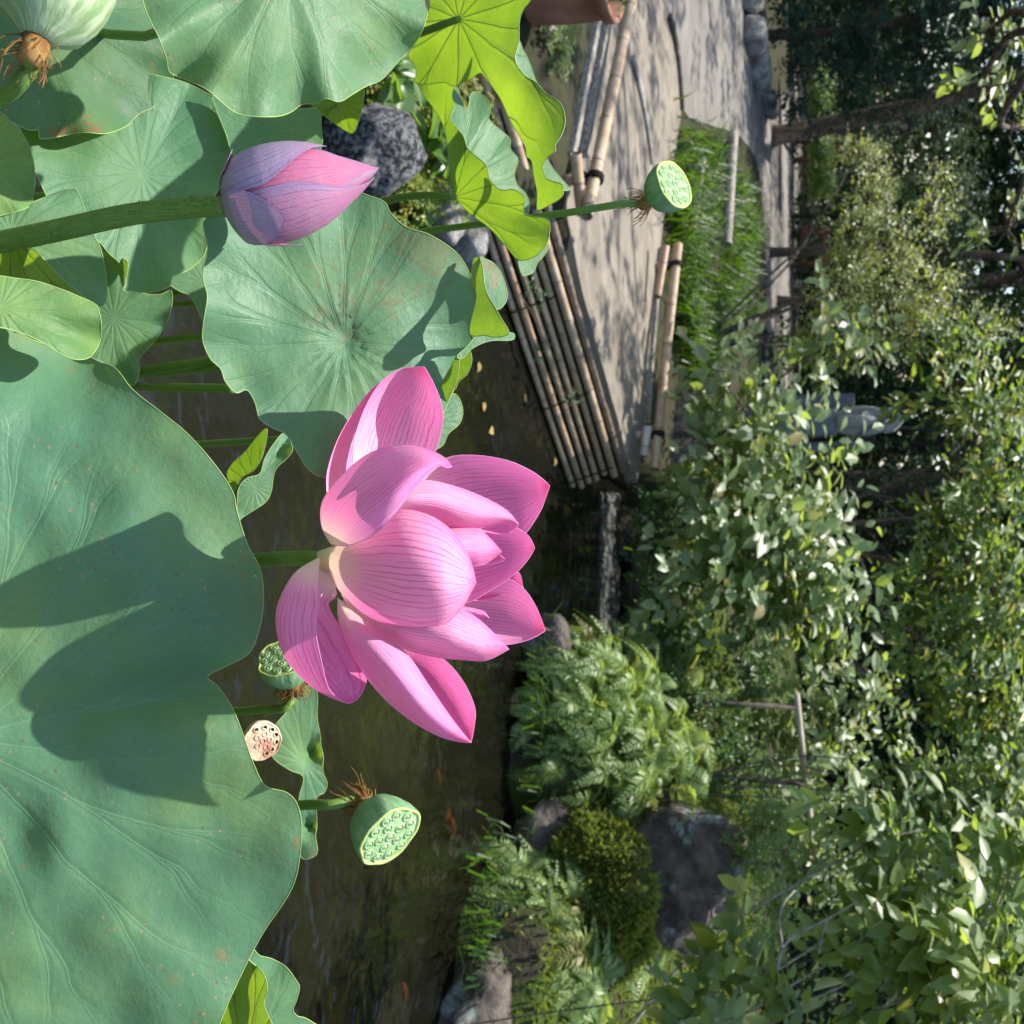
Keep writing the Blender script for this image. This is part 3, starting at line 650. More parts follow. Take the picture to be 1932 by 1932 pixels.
lotus_leaf('lotus leaf lit through from behind, yellow-green veined underside, long drooping lobe', M_LBACK,
           [dict(rim=rimA, up_side=False, rad=300, ripple=0.006, rip_n=6, seed=17.0, ctrl=[(980, 150, -0.02, 40), (860, 120, 0.01, 60)]),
            dict(rim=flA, t=1.09, anchor=(990, 120), n=tilt(34, 0), rad=200, cell=6), dict(rim=flA2, t=1.08, anchor=(1050, 330), n=tilt(34, 0), rad=200, cell=6)],
           (866, 36), (900, 120), 1.07, nA, foot=(-0.72, 1.4, -0.36), stalk=sA)
rimB = z2([(1022, 440), (1040, 500), (1062, 542), (1120, 618), (1172, 705), (1196, 800), (1206, 900), (1218, 1020), (1246, 1126), (1330, 1220), (1440, 1302), (1530, 1400), (1605, 1482), (1690, 1468), (1762, 1402), (1782, 1330), (1780, 1262), (1740, 1240), (1650, 1228), (1632, 1190), (1642, 1128), (1580, 1082), (1502, 1082), (1442, 1020), (1420, 940), (1322, 852), (1292, 772), (1222, 682), (1242, 612), (1252, 560), (1240, 492), (1160, 430)])
mtB = z2([(1250, 486), (1276, 560), (1312, 632), (1336, 534), (1380, 530), (1424, 560), (1446, 612), (1440, 680), (1500, 742), (1556, 790), (1560, 850), (1602, 905), (1590, 960), (1582, 1000), (1602, 1060), (1650, 1110), (1668, 1180), (1650, 1230), (1625, 1190), (1640, 1128), (1580, 1086), (1500, 1086), (1440, 1022), (1418, 942), (1320, 854), (1290, 774), (1218, 682), (1240, 612), (1228, 545)])
flB = z2([(1608, 1480), (1690, 1466), (1735, 1430), (1772, 1388), (1776, 1415), (1745, 1465), (1716, 1495), (1692, 1550), (1645, 1572), (1622, 1560)])
nB = np.array([0.1, 0.84, 0.53]); nB /= np.linalg.norm(nB)
sB = [P(858, 372, 1.105), P(820, 368, 1.12), P(760, 372, 1.16), P(700, 385, 1.24)]
lotus_leaf('lotus leaf curled into a scoop, yellow-green outside and mint inside, near the bamboo wall', M_LBACK,
           [dict(rim=rimB, up_side=False, rad=190, ripple=0.004, seed=18.0, ctrl=[(880, 300, -0.01, 40)]),
            dict(rim=mtB, t=1.125, anchor=(920, 280), n=tilt(32, -6), rad=190, cell=7, ripple=0.004), dict(rim=flB, t=1.11, anchor=(1010, 500), n=tilt(34, 0), rad=190, cell=6)],
           (858, 372), (900, 350), 1.10, nB, foot=(-0.5, 1.45, -0.36), stalk=sB)

# bare leaf stalks standing in the gap
def bare_stalk(label, pts, r):
    W = [P(*p) for p in pts]; w = W[-1]
    f = np.array([w[0], w[1] + 0.02, -0.36])
    mb = MB(); q = crs(W + [f], 6); tube(mb, q, r, 9)
    o = mb.build('lotus_stalk', M_STALK); tag(o, label, 'stalk', 'lotus stalks standing in the water')
for lab, pts, r in [('thin lotus stalk in the gap under the small dark leaf', [(400, 572, 1.12), (330, 574, 1.15), (280, 578, 1.18)], 0.0032),
                    ('thin lotus stalk behind the round leaf, the middle one of the gap', [(400, 636, 1.1), (330, 640, 1.13), (260, 648, 1.17)], 0.0045),
                    ('curved lotus stalk rising from the gap to the round leaf', [(430, 668, 0.99), (390, 682, 1.02), (320, 692, 1.05), (250, 702, 1.09)], 0.0052),
                    ('dark lotus stalk crossing the brown water beside the largest leaf', [(440, 733, 1.0), (380, 732, 1.02), (300, 731, 1.05), (230, 728, 1.09)], 0.0046)]:
    bare_stalk(lab, pts, r)

# ------------------------------------------------------------------ the open flower
T0 = 0.80
fz = lambda x, y: (511.1 + x * .41337, 638.9 + y * .41337)
PET = [m_petal('petal_pink'), m_petal('petal_rose', pale=-0.04), m_petal('petal_light', pale=0.05)]
fbase = P(*fz(285, 1010), T0)
flower = thing('lotus_flower', (fbase[0] + 0.01, fbase[1] + 0.10, -0.36), 'wide open pink lotus flower with white petal bases on a green stalk', 'flower')
def petal(rows, tip, mat=0, base_dt=0.0, nu=17, nv=26, tipw=0.0, seed=0, name='petal', lift=0.0):
    """rows: (left, middle, right) each (x, y, dt) from base to tip, in the flower's own picture units"""
    Rw = []
    for rw in rows:
        Rw.append([P(*fz(p[0], p[1]), T0 + p[2]) for p in rw])
    tp = P(*fz(tip[0], tip[1]), T0 + tip[2]); Rw.append([tp, tp, tp])
    Rw = np.array(Rw)                                  # rows x 3 x 3
    n = len(Rw) - 1
    sub = max(4, nv // n)
    L, C, Q = [cr(Rw[:, j], sub) for j in range(3)]
    V = []; UV = []
    m = len(L)
    for i in range(m):
        v = i / (m - 1)
        for j in range(nu):
            u = j / (nu - 1)
            w = 2 * (u - .5) * (u - 1) * L[i] + 4 * u * (1 - u) * C[i] + 2 * u * (u - .5) * Q[i]
            s = (1 - v) * min(1, v * 4)
            w = w + (CAM - w) / np.linalg.norm(CAM - w) * 0.0022 * s * (nz((u * 3, v * 4, seed), 1.0) + 0.5 * nz((u * 9, v * 6, seed + 3), 1.0))
            V.append(w); UV.append((u, v))
    mb = MB(); mb.add(V, grid_faces(m, nu), 0, UV)
    edge = [V[i * nu] for i in range(m)]; edge2 = [V[i * nu + nu - 1] for i in range(m)]
    tube(mb, edge, np.linspace(0.0003, 0.00022, m), 4, 1, False); tube(mb, edge2, np.linspace(0.0003, 0.00022, m), 4, 1, False)
    return mb.build(name, [PET[mat], M_PEDGE], flower)
M_PEDGE = m_simple('petal_edge', (0.78, 0.30, 0.52), (0.78, 0.25, 0.46), 30, 0.5, 0.3, 0.0)
# far petals first: inner faces turned to the viewer
petal([[(600, 1000, .03), (610, 1020, .03), (620, 1040, .03)], [(880, 1050, .06), (890, 1110, .08), (900, 1190, .06)], [(1050, 1075, .075), (1040, 1115, .09), (1060, 1165, .075)], [(1128, 1064, .08), (1118, 1100, .09), (1142, 1132, .08)]], (1151, 1142, .08), 1, seed=1)
petal([[(470, 900, .00), (490, 950, .01), (520, 1000, .02)], [(620, 650, .03), (690, 770, .07), (750, 890, .05)], [(790, 548, .04), (880, 720, .09), (950, 900, .06)], [(930, 532, .045), (1000, 700, .095), (1060, 905, .065)], [(1080, 556, .05), (1110, 690, .095), (1150, 900, .07)], [(1192, 606, .065), (1205, 682, .09), (1226, 795, .075)], [(1245, 645, .075), (1248, 680, .085), (1255, 725, .08)]], (1273, 672, .082), 0, seed=2)
petal([[(480, 1000, .02), (490, 1040, .02), (500, 1080, .02)], [(760, 1110, .045), (780, 1210, .08), (770, 1330, .05)], [(930, 1110, .05), (940, 1245, .085), (920, 1390, .05)], [(1080, 1096, .055), (1080, 1262, .085), (1050, 1399, .052)], [(1162, 1150, .06), (1170, 1292, .08), (1140, 1386, .056)], [(1216, 1235, .065), (1218, 1315, .074), (1205, 1362, .06)]], (1253, 1333, .066), 2, seed=3)
petal([[(480, 950, .01), (490, 1000, .01), (500, 1050, .01)], [(740, 850, .03), (740, 1000, .055), (690, 1190, .035)], [(930, 838, .035), (930, 1000, .06), (870, 1212, .035)], [(1060, 838, .04), (1070, 980, .06), (1025, 1134, .04)], [(1150, 880, .045), (1152, 965, .056), (1128, 1060, .045)], [(1186, 915, .047), (1190, 958, .05), (1178, 1002, .047)]], (1204, 957, .048), 1, seed=4)
petal([[(330, 1190, .01), (330, 1200, .01), (335, 1215, .01)], [(600, 1390, .005), (560, 1425, .02), (520, 1440, .0)], [(765, 1448, .0), (690, 1515, .025), (610, 1560, -.01)], [(868, 1550, -.005), (785, 1620, .02), (700, 1665, -.02)], [(930, 1680, -.01), (855, 1730, .01), (780, 1770, -.025)], [(928, 1770, -.02), (895, 1790, -.01), (860, 1805, -.03)]], (914, 1843, -.035), 0, seed=5)
# left pair
petal([[(262, 760, -.01), (275, 800, .0), (300, 860, .01)], [(254, 690, -.015), (310, 690, .03), (380, 740, .05)], [(258, 600, -.02), (330, 590, .035), (420, 630, .06)], [(305, 460, -.02), (370, 440, .035), (460, 490, .06)], [(385, 325, -.012), (440, 320, .03), (520, 380, .055)], [(490, 205, -.004), (530, 215, .025), (580, 250, .045)]], (640, 138, .01), 1, seed=6)
petal([[(300, 860, .0), (330, 850, .0), (360, 840, .005)], [(370, 590, -.01), (470, 600, .03), (620, 660, .03)], [(376, 480, -.015), (520, 470, .03), (730, 560, .025)], [(425, 325, -.015), (570, 340, .03), (782, 400, .02)], [(505, 195, -.012), (640, 235, .02), (778, 300, .012)], [(600, 137, -.008), (680, 170, .008), (745, 210, .002)]], (701, 129, -.006), 2, seed=7)
# inner petals, backs turned to the viewer
petal([[(560, 1150, .0), (565, 1165, .0), (570, 1180, .0)], [(840, 1215, -.0), (850, 1232, -.008), (850, 1255, .0)], [(935, 1234, .0), (930, 1250, -.006), (935, 1272, .0)], [(972, 1246, .0), (972, 1258, -.003), (972, 1276, .0)]], (996, 1276, .0), 1, seed=8)
petal([[(500, 930, .0), (500, 970, -.005), (500, 1020, .0)], [(770, 865, -.0), (780, 955, -.025), (790, 1040, .0)], [(930, 866, .005), (925, 950, -.015), (912, 1039, .005)], [(1000, 912, .01), (988, 965, -.003), (985, 1024, .01)]], (1054, 974, .008), 0, seed=9)
petal([[(900, 1035, .012), (905, 1036, .012), (910, 1038, .012)], [(985, 1010, .012), (988, 1022, .014), (985, 1031, .012)], [(1040, 985, .011), (1045, 1000, .014), (1040, 1021, .011)]], (1068, 1008, .011), 1, seed=10, nu=9, name='petal')
petal([[(880, 866, .022), (890, 869, .022), (900, 872, .022)], [(985, 850, .022), (990, 870, .026), (985, 884, .022)], [(1080, 832, .022), (1082, 862, .026), (1060, 893, .022)], [(1120, 835, .022), (1122, 852, .024), (1110, 872, .022)]], (1129, 851, .022), 1, seed=11, nu=9)
petal([[(330, 920, .0), (340, 960, -.01), (350, 1000, .0)], [(540, 690, -.005), (560, 760, -.035), (590, 840, -.005)], [(690, 646, -.0), (725, 735, -.03), (760, 848, .0)], [(840, 674, .005), (865, 770, -.02), (850, 876, .005)], [(985, 730, .01), (988, 800, -.006), (965, 862, .01)], [(1085, 790, .014), (1088, 820, .006), (1075, 840, .014)]], (1130, 850, .016), 2, seed=12)
petal([[(318, 1110, -.0), (318, 1140, -.005), (322, 1170, .0)], [(480, 1190, -.01), (470, 1260, -.03), (425, 1300, -.015)], [(640, 1190, -.02), (620, 1320, -.055), (570, 1400, -.02)], [(800, 1205, -.025), (785, 1345, -.06), (730, 1450, -.025)], [(922, 1262, -.025), (900, 1380, -.05), (880, 1466, -.025)], [(1010, 1338, -.022), (1000, 1412, -.035), (985, 1468, -.022)]], (1087, 1418, -.02), 2, seed=13)
petal([[(322, 1195, -.005), (312, 1188, -.005), (305, 1180, -.005)], [(372, 1240, -.02), (345, 1285, -.035), (310, 1290, -.02)], [(500, 1338, -.04), (440, 1400, -.065), (368, 1440, -.04)], [(622, 1440, -.05), (560, 1530, -.08), (488, 1612, -.05)], [(722, 1585, -.055), (672, 1655, -.078), (618, 1728, -.055)], [(812, 1715, -.05), (782, 1760, -.062), (748, 1806, -.05)], [(872, 1795, -.045), (860, 1815, -.05), (845, 1838, -.045)]], (915, 1844, -.042), 0, seed=14)
# drooping petal like a small boat
petal([[(225, 1000, -.012), (200, 1010, -.002), (266, 1004, .008)], [(215, 1110, -.045), (108, 1075, -.02), (300, 1165, .0)], [(220, 1200, -.065), (35, 1200, -.035), (262, 1215, -.005)], [(205, 1330, -.08), (27, 1315, -.05), (325, 1330, -.015)], [(228, 1460, -.085), (76, 1462, -.06), (410, 1460, -.03)], [(262, 1592, -.08), (188, 1578, -.065), (436, 1556, -.045)], [(320, 1652, -.07), (292, 1642, -.065), (405, 1635, -.055)]], (360, 1666, -.062), 1, seed=15, nu=25)
# the big middle petal and the one leaning over it
petal([[(285, 955, -.005), (266, 1010, -.012), (275, 1085, -.005)], [(350, 880, -.02), (352, 1040, -.055), (328, 1170, -.025)], [(460, 812, -.03), (490, 1060, -.085), (455, 1275, -.04)], [(600, 778, -.04), (645, 1080, -.10), (640, 1330, -.05)], [(745, 816, -.045), (780, 1095, -.10), (772, 1315, -.055)], [(852, 905, -.05), (868, 1108, -.085), (864, 1240, -.06)], [(910, 1012, -.06), (914, 1112, -.075), (908, 1168, -.064)]], (937, 1115, -.068), 2, seed=16, nu=25)
petal([[(262, 922, -.01), (273, 938, -.015), (285, 940, -.012)], [(230, 850, -.035), (305, 885, -.065), (352, 944, -.06)], [(236, 740, -.045), (365, 785, -.10), (470, 896, -.09)], [(330, 618, -.045), (475, 695, -.115), (570, 796, -.105)], [(460, 518, -.05), (588, 612, -.115), (650, 690, -.11)], [(620, 482, -.06), (688, 560, -.108), (718, 614, -.108)], [(735, 512, -.075), (758, 552, -.10), (768, 580, -.102)], [(795, 545, -.085), (800, 562, -.094), (800, 588, -.096)]], (826, 584, -.088), 1, seed=17, nu=25)
# receptacle and stalk
mb = MB(); ax = UP * 0.97 + FW * 0.05; ax /= np.linalg.norm(ax)
b0 = P(*fz(285, 1010), T0 + 0.004)
tube(mb, [b0 - ax * 0.012, b0, b0 + ax * 0.012, b0 + ax * 0.03, b0 + ax * 0.05], [0.007, 0.011, 0.013, 0.016, 0.017], 16)
mb.build('receptacle', m_simple('receptacle_cream', (0.55, 0.52, 0.25), (0.66, 0.60, 0.32), 60, 0.6, 0.3, 0.2), flower)
mb = MB()
for i in range(60):
    a = rng.uniform(0, 2 * math.pi); X, Y, Z = frame_of(ax); d = X * math.cos(a) + Y * math.sin(a)
    s = b0 + ax * 0.012 + d * 0.012; e = s + ax * rng.uniform(.02, .032) + d * rng.uniform(.008, .02)
    tube(mb, cr([s, (s + e) / 2 + d * 0.003, e], 3), 0.0007, 4)
mb.build('stamens', m_simple('stamen_yellow', (0.75, 0.5, 0.08), (0.8, 0.6, 0.15), 60, 0.6), flower)
mb = MB()
sp = [b0 - ax * 0.008, P(600, 1054, T0 + 0.006), P(550, 1053, T0 + 0.032), P(490, 1057, T0 + 0.075), P(380, 1068, T0 + 0.13), P(200, 1085, T0 + .23), np.array(flower.location)]
tube(mb, crs(sp, 6), 0.0063, 12); mb.build('stalk', M_STALK, flower)

# ------------------------------------------------------------------ the bud
M_BUD = m_bud('bud_petal'); M_BEDGE = m_simple('bud_petal_edge', (0.26, 0.18, 0.32), (0.32, 0.18, 0.30), 40, .6)
TB = 0.755
bb = P(424, 392, TB); btip = P(715, 318, TB + 0.006)
ba = btip - bb; BL = np.linalg.norm(ba); ba /= BL
toc = (CAM - bb); toc -= ba * np.dot(toc, ba); toc /= np.linalg.norm(toc); bs = np.cross(ba, toc)
if np.dot(bs, RT) < 0: bs = -bs                     # bs points to world right
bud = thing('lotus_bud', (bb[0] + 0.03, bb[1] + 0.13, -0.36), 'closed lilac pink lotus bud with pointed tip on a thick green stalk', 'bud')
prof_s = [0, .02, .06, .12, .2, .3, .4, .5, .6, .7, .8, .88, .95, 1.0]
prof_r = [v * 1.0 for v in (.010, .016, .0225, .027, .0305, .0322, .0318, .0300, .0265, .0212, .0145, .0090, .0038, .0004)]
def br(s): return np.interp(s, prof_s, prof_r)
def bpt(s, ph, ex=0.0):
    r = br(s) + ex
    return bb + ba * (s * BL) + (toc * math.cos(ph) + bs * math.sin(ph)) * r
def bud_petal(phi, half, smax, ex, name='petal', flare=0.0, mat=None, sh=0.55):
    nv, nu = 26, 15; V = []; UV = []
    for i in range(nv):
        v = i / (nv - 1); s = v * smax
        w = half * (min(1, (v / 0.12) ** 0.5) if v < .12 else 1) * max(0.0, (1 - max(0, (v - sh) / (1 - sh)) ** 1.5)) ** 0.85
        for j in range(nu):
            u = j / (nu - 1)
            V.append(bpt(s, phi + (u - .5) * 2 * w, ex * min(1, 4 * v + .2) + flare * v * v)); UV.append((u, v))
    mb = MB(); mb.add(V, grid_faces(nv, nu), 0, UV)
    if half < 3: tube(mb, [V[i * nu] for i in range(nv)], 0.00018, 4, 1, False); tube(mb, [V[i * nu + nu - 1] for i in range(nv)], 0.00018, 4, 1, False)
    mb.build(name, [mat or M_BUD, M_BEDGE], bud)
bud_petal(0, math.pi, 1.0, 0.0, sh=0.98)
bud_petal(R(-22), R(70), 1.0, 0.0012, sh=.45, mat=m_bud('bud_petal_pink', (0.50, 0.15, 0.25), (0.52, 0.16, 0.27)))
bud_petal(R(150), R(75), 0.98, 0.0014)
bud_petal(R(62), R(72), 0.955, 0.0028, sh=.5, mat=m_bud('bud_petal_mauve', (0.42, 0.19, 0.29), (0.43, 0.20, 0.30)))
bud_petal(R(-84), R(70), 0.72, 0.0042, sh=.4, mat=m_bud('bud_petal_lilac', (0.35, 0.26, 0.38), (0.36, 0.27, 0.39)))
bud_petal(R(26), R(50), 0.37, 0.0052, sh=.15, mat=m_bud('bud_petal_grey', (0.32, 0.25, 0.33), (0.33, 0.26, 0.34)))
M_SEPAL = m_simple('sepal_brown', (0.30, 0.14, 0.10), (0.45, 0.22, 0.24), 60, 0.6, 0.2, 0.4, 0.002)
bud_petal(R(-85), R(26), 0.16, 0.003, 'sepal', 0.006, M_SEPAL)
bud_petal(R(88), R(20), 0.40, 0.003, 'sepal', 0.004, m_simple('sepal_pink', (0.62, 0.22, 0.36), (0.7, 0.42, 0.5), 60, 0.6, 0.2, 0.4, 0.002))
mb = MB(); sp = [bb + ba * 0.002, P(380, 378 + 12, TB + 0.006), P(250, 404, TB + 0.018), P(120, 432, TB + 0.03), P(0, 457, TB + 0.045), P(-140, 480, TB + 0.07), np.array(bud.location)]
q = crs(sp, 6); tube(mb, q, np.linspace(0.0078, 0.0092, len(q)), 12)
for i in range(160):                                  # fine prickles
    s = q[int(rng.integers(2, 26))] ; a = rng.uniform(0, 6.28); X, Y, Z = frame_of(q[10] - q[9]); d = X * math.cos(a) + Y * math.sin(a)
    s = s + (q[10] - q[9]) * rng.uniform(0, 1); tube(mb, [s + d * 0.0082, s + d * 0.0096], [0.0004, 0.0001], 4)
mb.build('stalk', M_STALK, bud)

# ------------------------------------------------------------------ seed pods
def m_pod(name, c1, c2):
    k = NT(name); pos = k.geo(); uv = k.tc('UV')
    st = k.noise(k.scaled(uv, (26, 2.0, 1)), 1.0, 3)
    c = k.mix(k.ramp(st, 0.35, 0.7), (*c1, 1), (*c2, 1))
    return k.done(k.mixs(0.15, k.bsdf(c, 0.55, 0.3, k.bump(k.math('ADD', st, k.math('MULTIPLY', k.noise(pos, 160, 3), 0.4)), 0.35, 0.003)), k.transl((0.35, 0.55, 0.1, 1))))
M_POD = m_pod('pod_green', (0.13, 0.27, 0.12), (0.24, 0.40, 0.20)); M_PODW = m_pod('pod_pale', (0.20, 0.31, 0.13), (0.44, 0.52, 0.32))
M_FACE = m_simple('pod_face', (0.20, 0.34, 0.14), (0.31, 0.45, 0.22), 120, 0.6, 0.25, 0.5, 0.003)
M_FRIM = m_simple('pod_face_rim', (0.34, 0.44, 0.11), (0.40, 0.48, 0.16), 60, 0.6, 0.25, 0.2)
M_SEED = m_simple('pod_seed', (0.26, 0.38, 0.17), (0.34, 0.46, 0.24), 200, 0.5, 0.3, 0.2)
M_SEEDTIP = m_simple('pod_seed_tip', (0.15, 0.12, 0.04), (0.25, 0.2, 0.06), 200, 0.6)
M_DRYPOD = m_simple('pod_dry', (0.36, 0.17, 0.11), (0.62, 0.50, 0.36), 28, 0.8, 0.1, 0.5, 0.004, lo=0.4, hi=0.55)
M_HOLE = m_simple('pod_hole', (0.012, 0.009, 0.007), (0.02, 0.015, 0.01), 60, 0.9, 0.05, 0.0)
M_FIL = m_simple('withered_filament', (0.14, 0.070, 0.022), (0.32, 0.18, 0.06), 90, 0.8, 0.1, 0.3)

def pod(label, face_px, t, ndir, radius, height, stem_pts, mats=(0, 0), seeds=17, fil=True, dry=False, base_r=0.36, wob=0.04, filn=130, side=None):
    n = np.asarray(ndir, float); n /= np.linalg.norm(n)
    fc = P(face_px[0], face_px[1], t); X, Y, _ = frame_of(n)
    foot = P(*stem_pts[-1]); 
    th = thing('seed_pod', (foot[0] + 0.01, foot[1] + 0.05, -0.36), label, 'seed pod', 'lotus seed pods')
    seg = 40; prof = [(-1.0, base_r * 0.55), (-0.985, base_r), (-0.9, base_r * 1.35), (-0.75, max(.72, base_r * 1.6)), (-0.5, 0.90), (-0.28, 0.985), (-0.1, 1.01), (0.0, 1.0)]
    wv = [1 + wob * nz((math.cos(a) * 1.3, math.sin(a) * 1.3, label.__len__()), 1.0) * 2 + wob * 0.25 * math.cos(9 * a) for a in np.linspace(0, 2 * math.pi, seg, endpoint=False)]
    V = []; UV = []
    for z, r in prof:
        for i in range(seg):
            a = 2 * math.pi * i / seg; V.append(fc + n * (z * height) + (X * math.cos(a) + Y * math.sin(a)) * r * radius * (1 + (wv[i] - 1) * max(0, z + 1))); UV.append((i / seg, z))
    F = [(i * seg + k2, i * seg + (k2 + 1) % seg, (i + 1) * seg + (k2 + 1) % seg, (i + 1) * seg + k2) for i in range(len(prof) - 1) for k2 in range(seg)] + [tuple(range(seg))[::-1]]
    mb = MB(); mb.add(V, F, 0, UV); cup_m = M_DRYPOD if dry else (side or M_POD); cobj = mb.build('cup', cup_m, th)
    mb = MB(); V = []
    for r, z in [(1.0, 0.0), (0.985, 0.035), (0.93, 0.03), (0.90, -0.01)]:
        for i in range(seg):
            a = 2 * math.pi * i / seg; V.append(fc + n * (z * radius) + (X * math.cos(a) + Y * math.sin(a)) * r * radius * wv[i])
    mb.add(V, [(i * seg + k2, i * seg + (k2 + 1) % seg, (i + 1) * seg + (k2 + 1) % seg, (i + 1) * seg + k2) for i in range(3) for k2 in range(seg)])
    mb.build('rim', M_DRYPOD if dry else M_FRIM, cobj)
    mb = MB(); V = []
    for r, z in [(0.905, -0.012), (0.6, 0.02), (0.3, 0.035)]:
        for i in range(seg):
            a = 2 * math.pi * i / seg; V.append(fc + n * (z * radius) + (X * math.cos(a) + Y * math.sin(a)) * r * radius * (wv[i] if r > .8 else 1))
    V.append(fc + n * 0.035 * radius)
    mb.add(V, [(i * seg + k2, i * seg + (k2 + 1) % seg, (i + 1) * seg + (k2 + 1) % seg, (i + 1) * seg + k2) for i in range(2) for k2 in range(seg)] + [(2 * seg + k2, 2 * seg + (k2 + 1) % seg, 3 * seg) for k2 in range(seg)])
    fobj = mb.build('face', M_DRYPOD if dry else M_FACE, th)
    # seeds in their sockets
    spots = [(0.0, 0.0)] + [(0.36, 2 * math.pi * i / 5 + .3) for i in range(5)] + [(0.70, 2 * math.pi * i / 11 + .1) for i in range(11)]
    sr = 0.105 * radius
    for r, a in spots[:seeds]:
        r2 = r * rng.uniform(0.95, 1.05); a += rng.uniform(-.08, .08)
        c = fc + n * (0.03 - 0.03 * r) * radius + (X * math.cos(a) + Y * math.sin(a)) * r2 * radius
        m2 = MB(); sg = 10
        # socket ring, then a domed seed (or a dark hole when dry)
        V = []
        for rr, zz in [(1.75, -0.15), (1.45, 0.38), (1.05, 0.42), (0.9, -0.1)]:
            for i in range(sg): b = 2 * math.pi * i / sg; V.append(c + n * zz * sr + (X * math.cos(b) + Y * math.sin(b)) * rr * sr)
        m2.add(V, [(i * sg + q2, i * sg + (q2 + 1) % sg, (i + 1) * sg + (q2 + 1) % sg, (i + 1) * sg + q2) for i in range(3) for q2 in range(sg)])
        V = []
        for rr, zz in [(0.92, 0.02), (0.75, 0.30 if not dry else 0.03), (0.35, 0.46 if not dry else 0.04)]:
            for i in range(sg): b = 2 * math.pi * i / sg; V.append(c + n * zz * sr + (X * math.cos(b) + Y * math.sin(b)) * rr * sr)
        V.append(c + n * (0.52 if not dry else 0.04) * sr)
        fs = [(i * sg + q2, i * sg + (q2 + 1) % sg, (i + 1) * sg + (q2 + 1) % sg, (i + 1) * sg + q2) for i in range(2) for q2 in range(sg)]
        m2.add(V, fs, 1); m2.add(V, [(2 * sg + q2, 2 * sg + (q2 + 1) % sg, 3 * sg) for q2 in range(sg)], 2)
        m2.build('seed_socket' if dry else 'seed', [M_DRYPOD, M_HOLE, M_HOLE] if dry else [M_FACE, M_SEED, M_SEEDTIP], fobj)
    bse = fc - n * height
    mb = MB(); pts = [bse + n * 0.004, bse - n * 0.012] + [P(*p) for p in stem_pts] + [np.array(th.location)]
    q = crs(pts, 6); tube(mb, q, 0.0050 if radius > .03 else 0.0042, 10); mb.build('stalk', M_STALK, th)
    if fil:
        mb = MB(); ln = min(radius * 0.72, .021)
        for i in range(filn):
            a = rng.uniform(0, 2 * math.pi); d = X * math.cos(a) + Y * math.sin(a)
            s = bse + d * 0.006 + n * rng.uniform(-.012, .002); l = ln * rng.uniform(.5, 1.15)
            e = s - n * l * rng.uniform(.2, 1.0) + d * l * rng.uniform(.2, .7) + np.array([0, 0, -0.35 * l]) + rng.normal(0, .003, 3)
            tube(mb, cr([s, (s + e) / 2 + d * l * 0.16 + rng.normal(0, .0015, 3), e], 3), rng.uniform(.00025, .0005), 4)
        tube(mb, [bse - n * 0.016, bse - n * 0.008, bse + n * 0.002], [0.0062, 0.0078, 0.0085], 12)
        mb.build('withered_stamens', M_FIL, th)
    return th
nP2 = -FW * .64 + .77 * (.80 * UP + .60 * RT)
pod('green lotus seed pod with pale seed face over the fish, right of the flower', (735, 1577), 0.98, nP2, 0.0345, 0.043, [(625, 1518, 1.0), (590, 1518, 1.01), (520, 1520, 1.05)], wob=0.05)
nP3 = -FW * .74 + .67 * (.94 * UP - .35 * RT)
pod('green lotus seed pod on a long thin stalk in front of the earth path', (1272, 348), 1.14, nP3, 0.0285, 0.036, [(1180, 384, 1.16), (1080, 400, 1.18), (960, 416, 1.22), (820, 434, 1.28), (700, 450, 1.36)], filn=60)
pod('large pale nodding seed pod on a bent stalk in front of the rusty leaf', (112, -52), 0.62, -RT * .93 + UP * .20 + FW * .18, 0.034, 0.0475, [(60, 120, .622), (38, 155, .628), (10, 180, .64), (-60, 205, .66), (-160, 220, .70)], side=M_PODW, seeds=0, base_r=0.30, filn=40, wob=0.02)
pod('green seed pod half hidden behind the drooping petal of the flower', (534, 1240), 0.97, -FW * .60 - UP * .12 - RT * .78, 0.025, 0.034, [(540, 1334, .99), (500, 1338, 1.0), (440, 1342, 1.03)], wob=0.09)
pod('small dried brown seed pod with empty holes at the rim of the largest leaf', (496, 1398), 0.90, -FW * .86 + UP * .48 + RT * .1, 0.0172, 0.02, [(460, 1398, .93), (400, 1400, .95)], seeds=13, fil=False, dry=True, wob=0.07)

# ================================================================== BAMBOO EDGING
k = NT('bamboo'); uv = k.tc('UV'); pos = k.geo()
r = k.n('ObjectInfo').outputs['Random']
fine = k.noise(k.scaled(pos, (40, 40, 40)), 1, 5, 0.7); lg = k.noise(pos, 9, 3)
c = k.mix(r, (0.34, 0.22, 0.12, 1), (0.42, 0.32, 0.21, 1))
c = k.mix(k.ramp(k.math('FRACT', k.math('MULTIPLY', r, 5.7)), 0.7, 0.75), c, (0.42, 0.40, 0.38, 1))
c = k.mix(k.ramp(lg, 0.45, 0.7, 0, 0.55), c, (0.22, 0.12, 0.07, 1))
c = k.mix(k.ramp(fine, 0.5, 0.75, 0, 0.5), c, (0.10, 0.08, 0.06, 1))
su = k.n('SeparateXYZ'); k.set(su.inputs[0], uv)
nd = k.math('ABSOLUTE', k.math('SUBTRACT', k.math('FRACT', k.math('ADD', su.outputs[1], 0.5)), 0.5))      # distance to the nearest joint
c = k.mix(k.ramp(nd, 0.010, 0.045, 0.75, 0), c, (0.11, 0.075, 0.05, 1))
wn = k.n('TexWhiteNoise', noise_dimensions='1D'); k.set(wn.inputs['W'], k.math('ADD', k.math('FLOOR', su.outputs[1]), k.math('MULTIPLY', r, 37)))
c = k.mix(k.math('MULTIPLY', wn.outputs[0], 0.45), c, (0.20, 0.125, 0.075, 1))
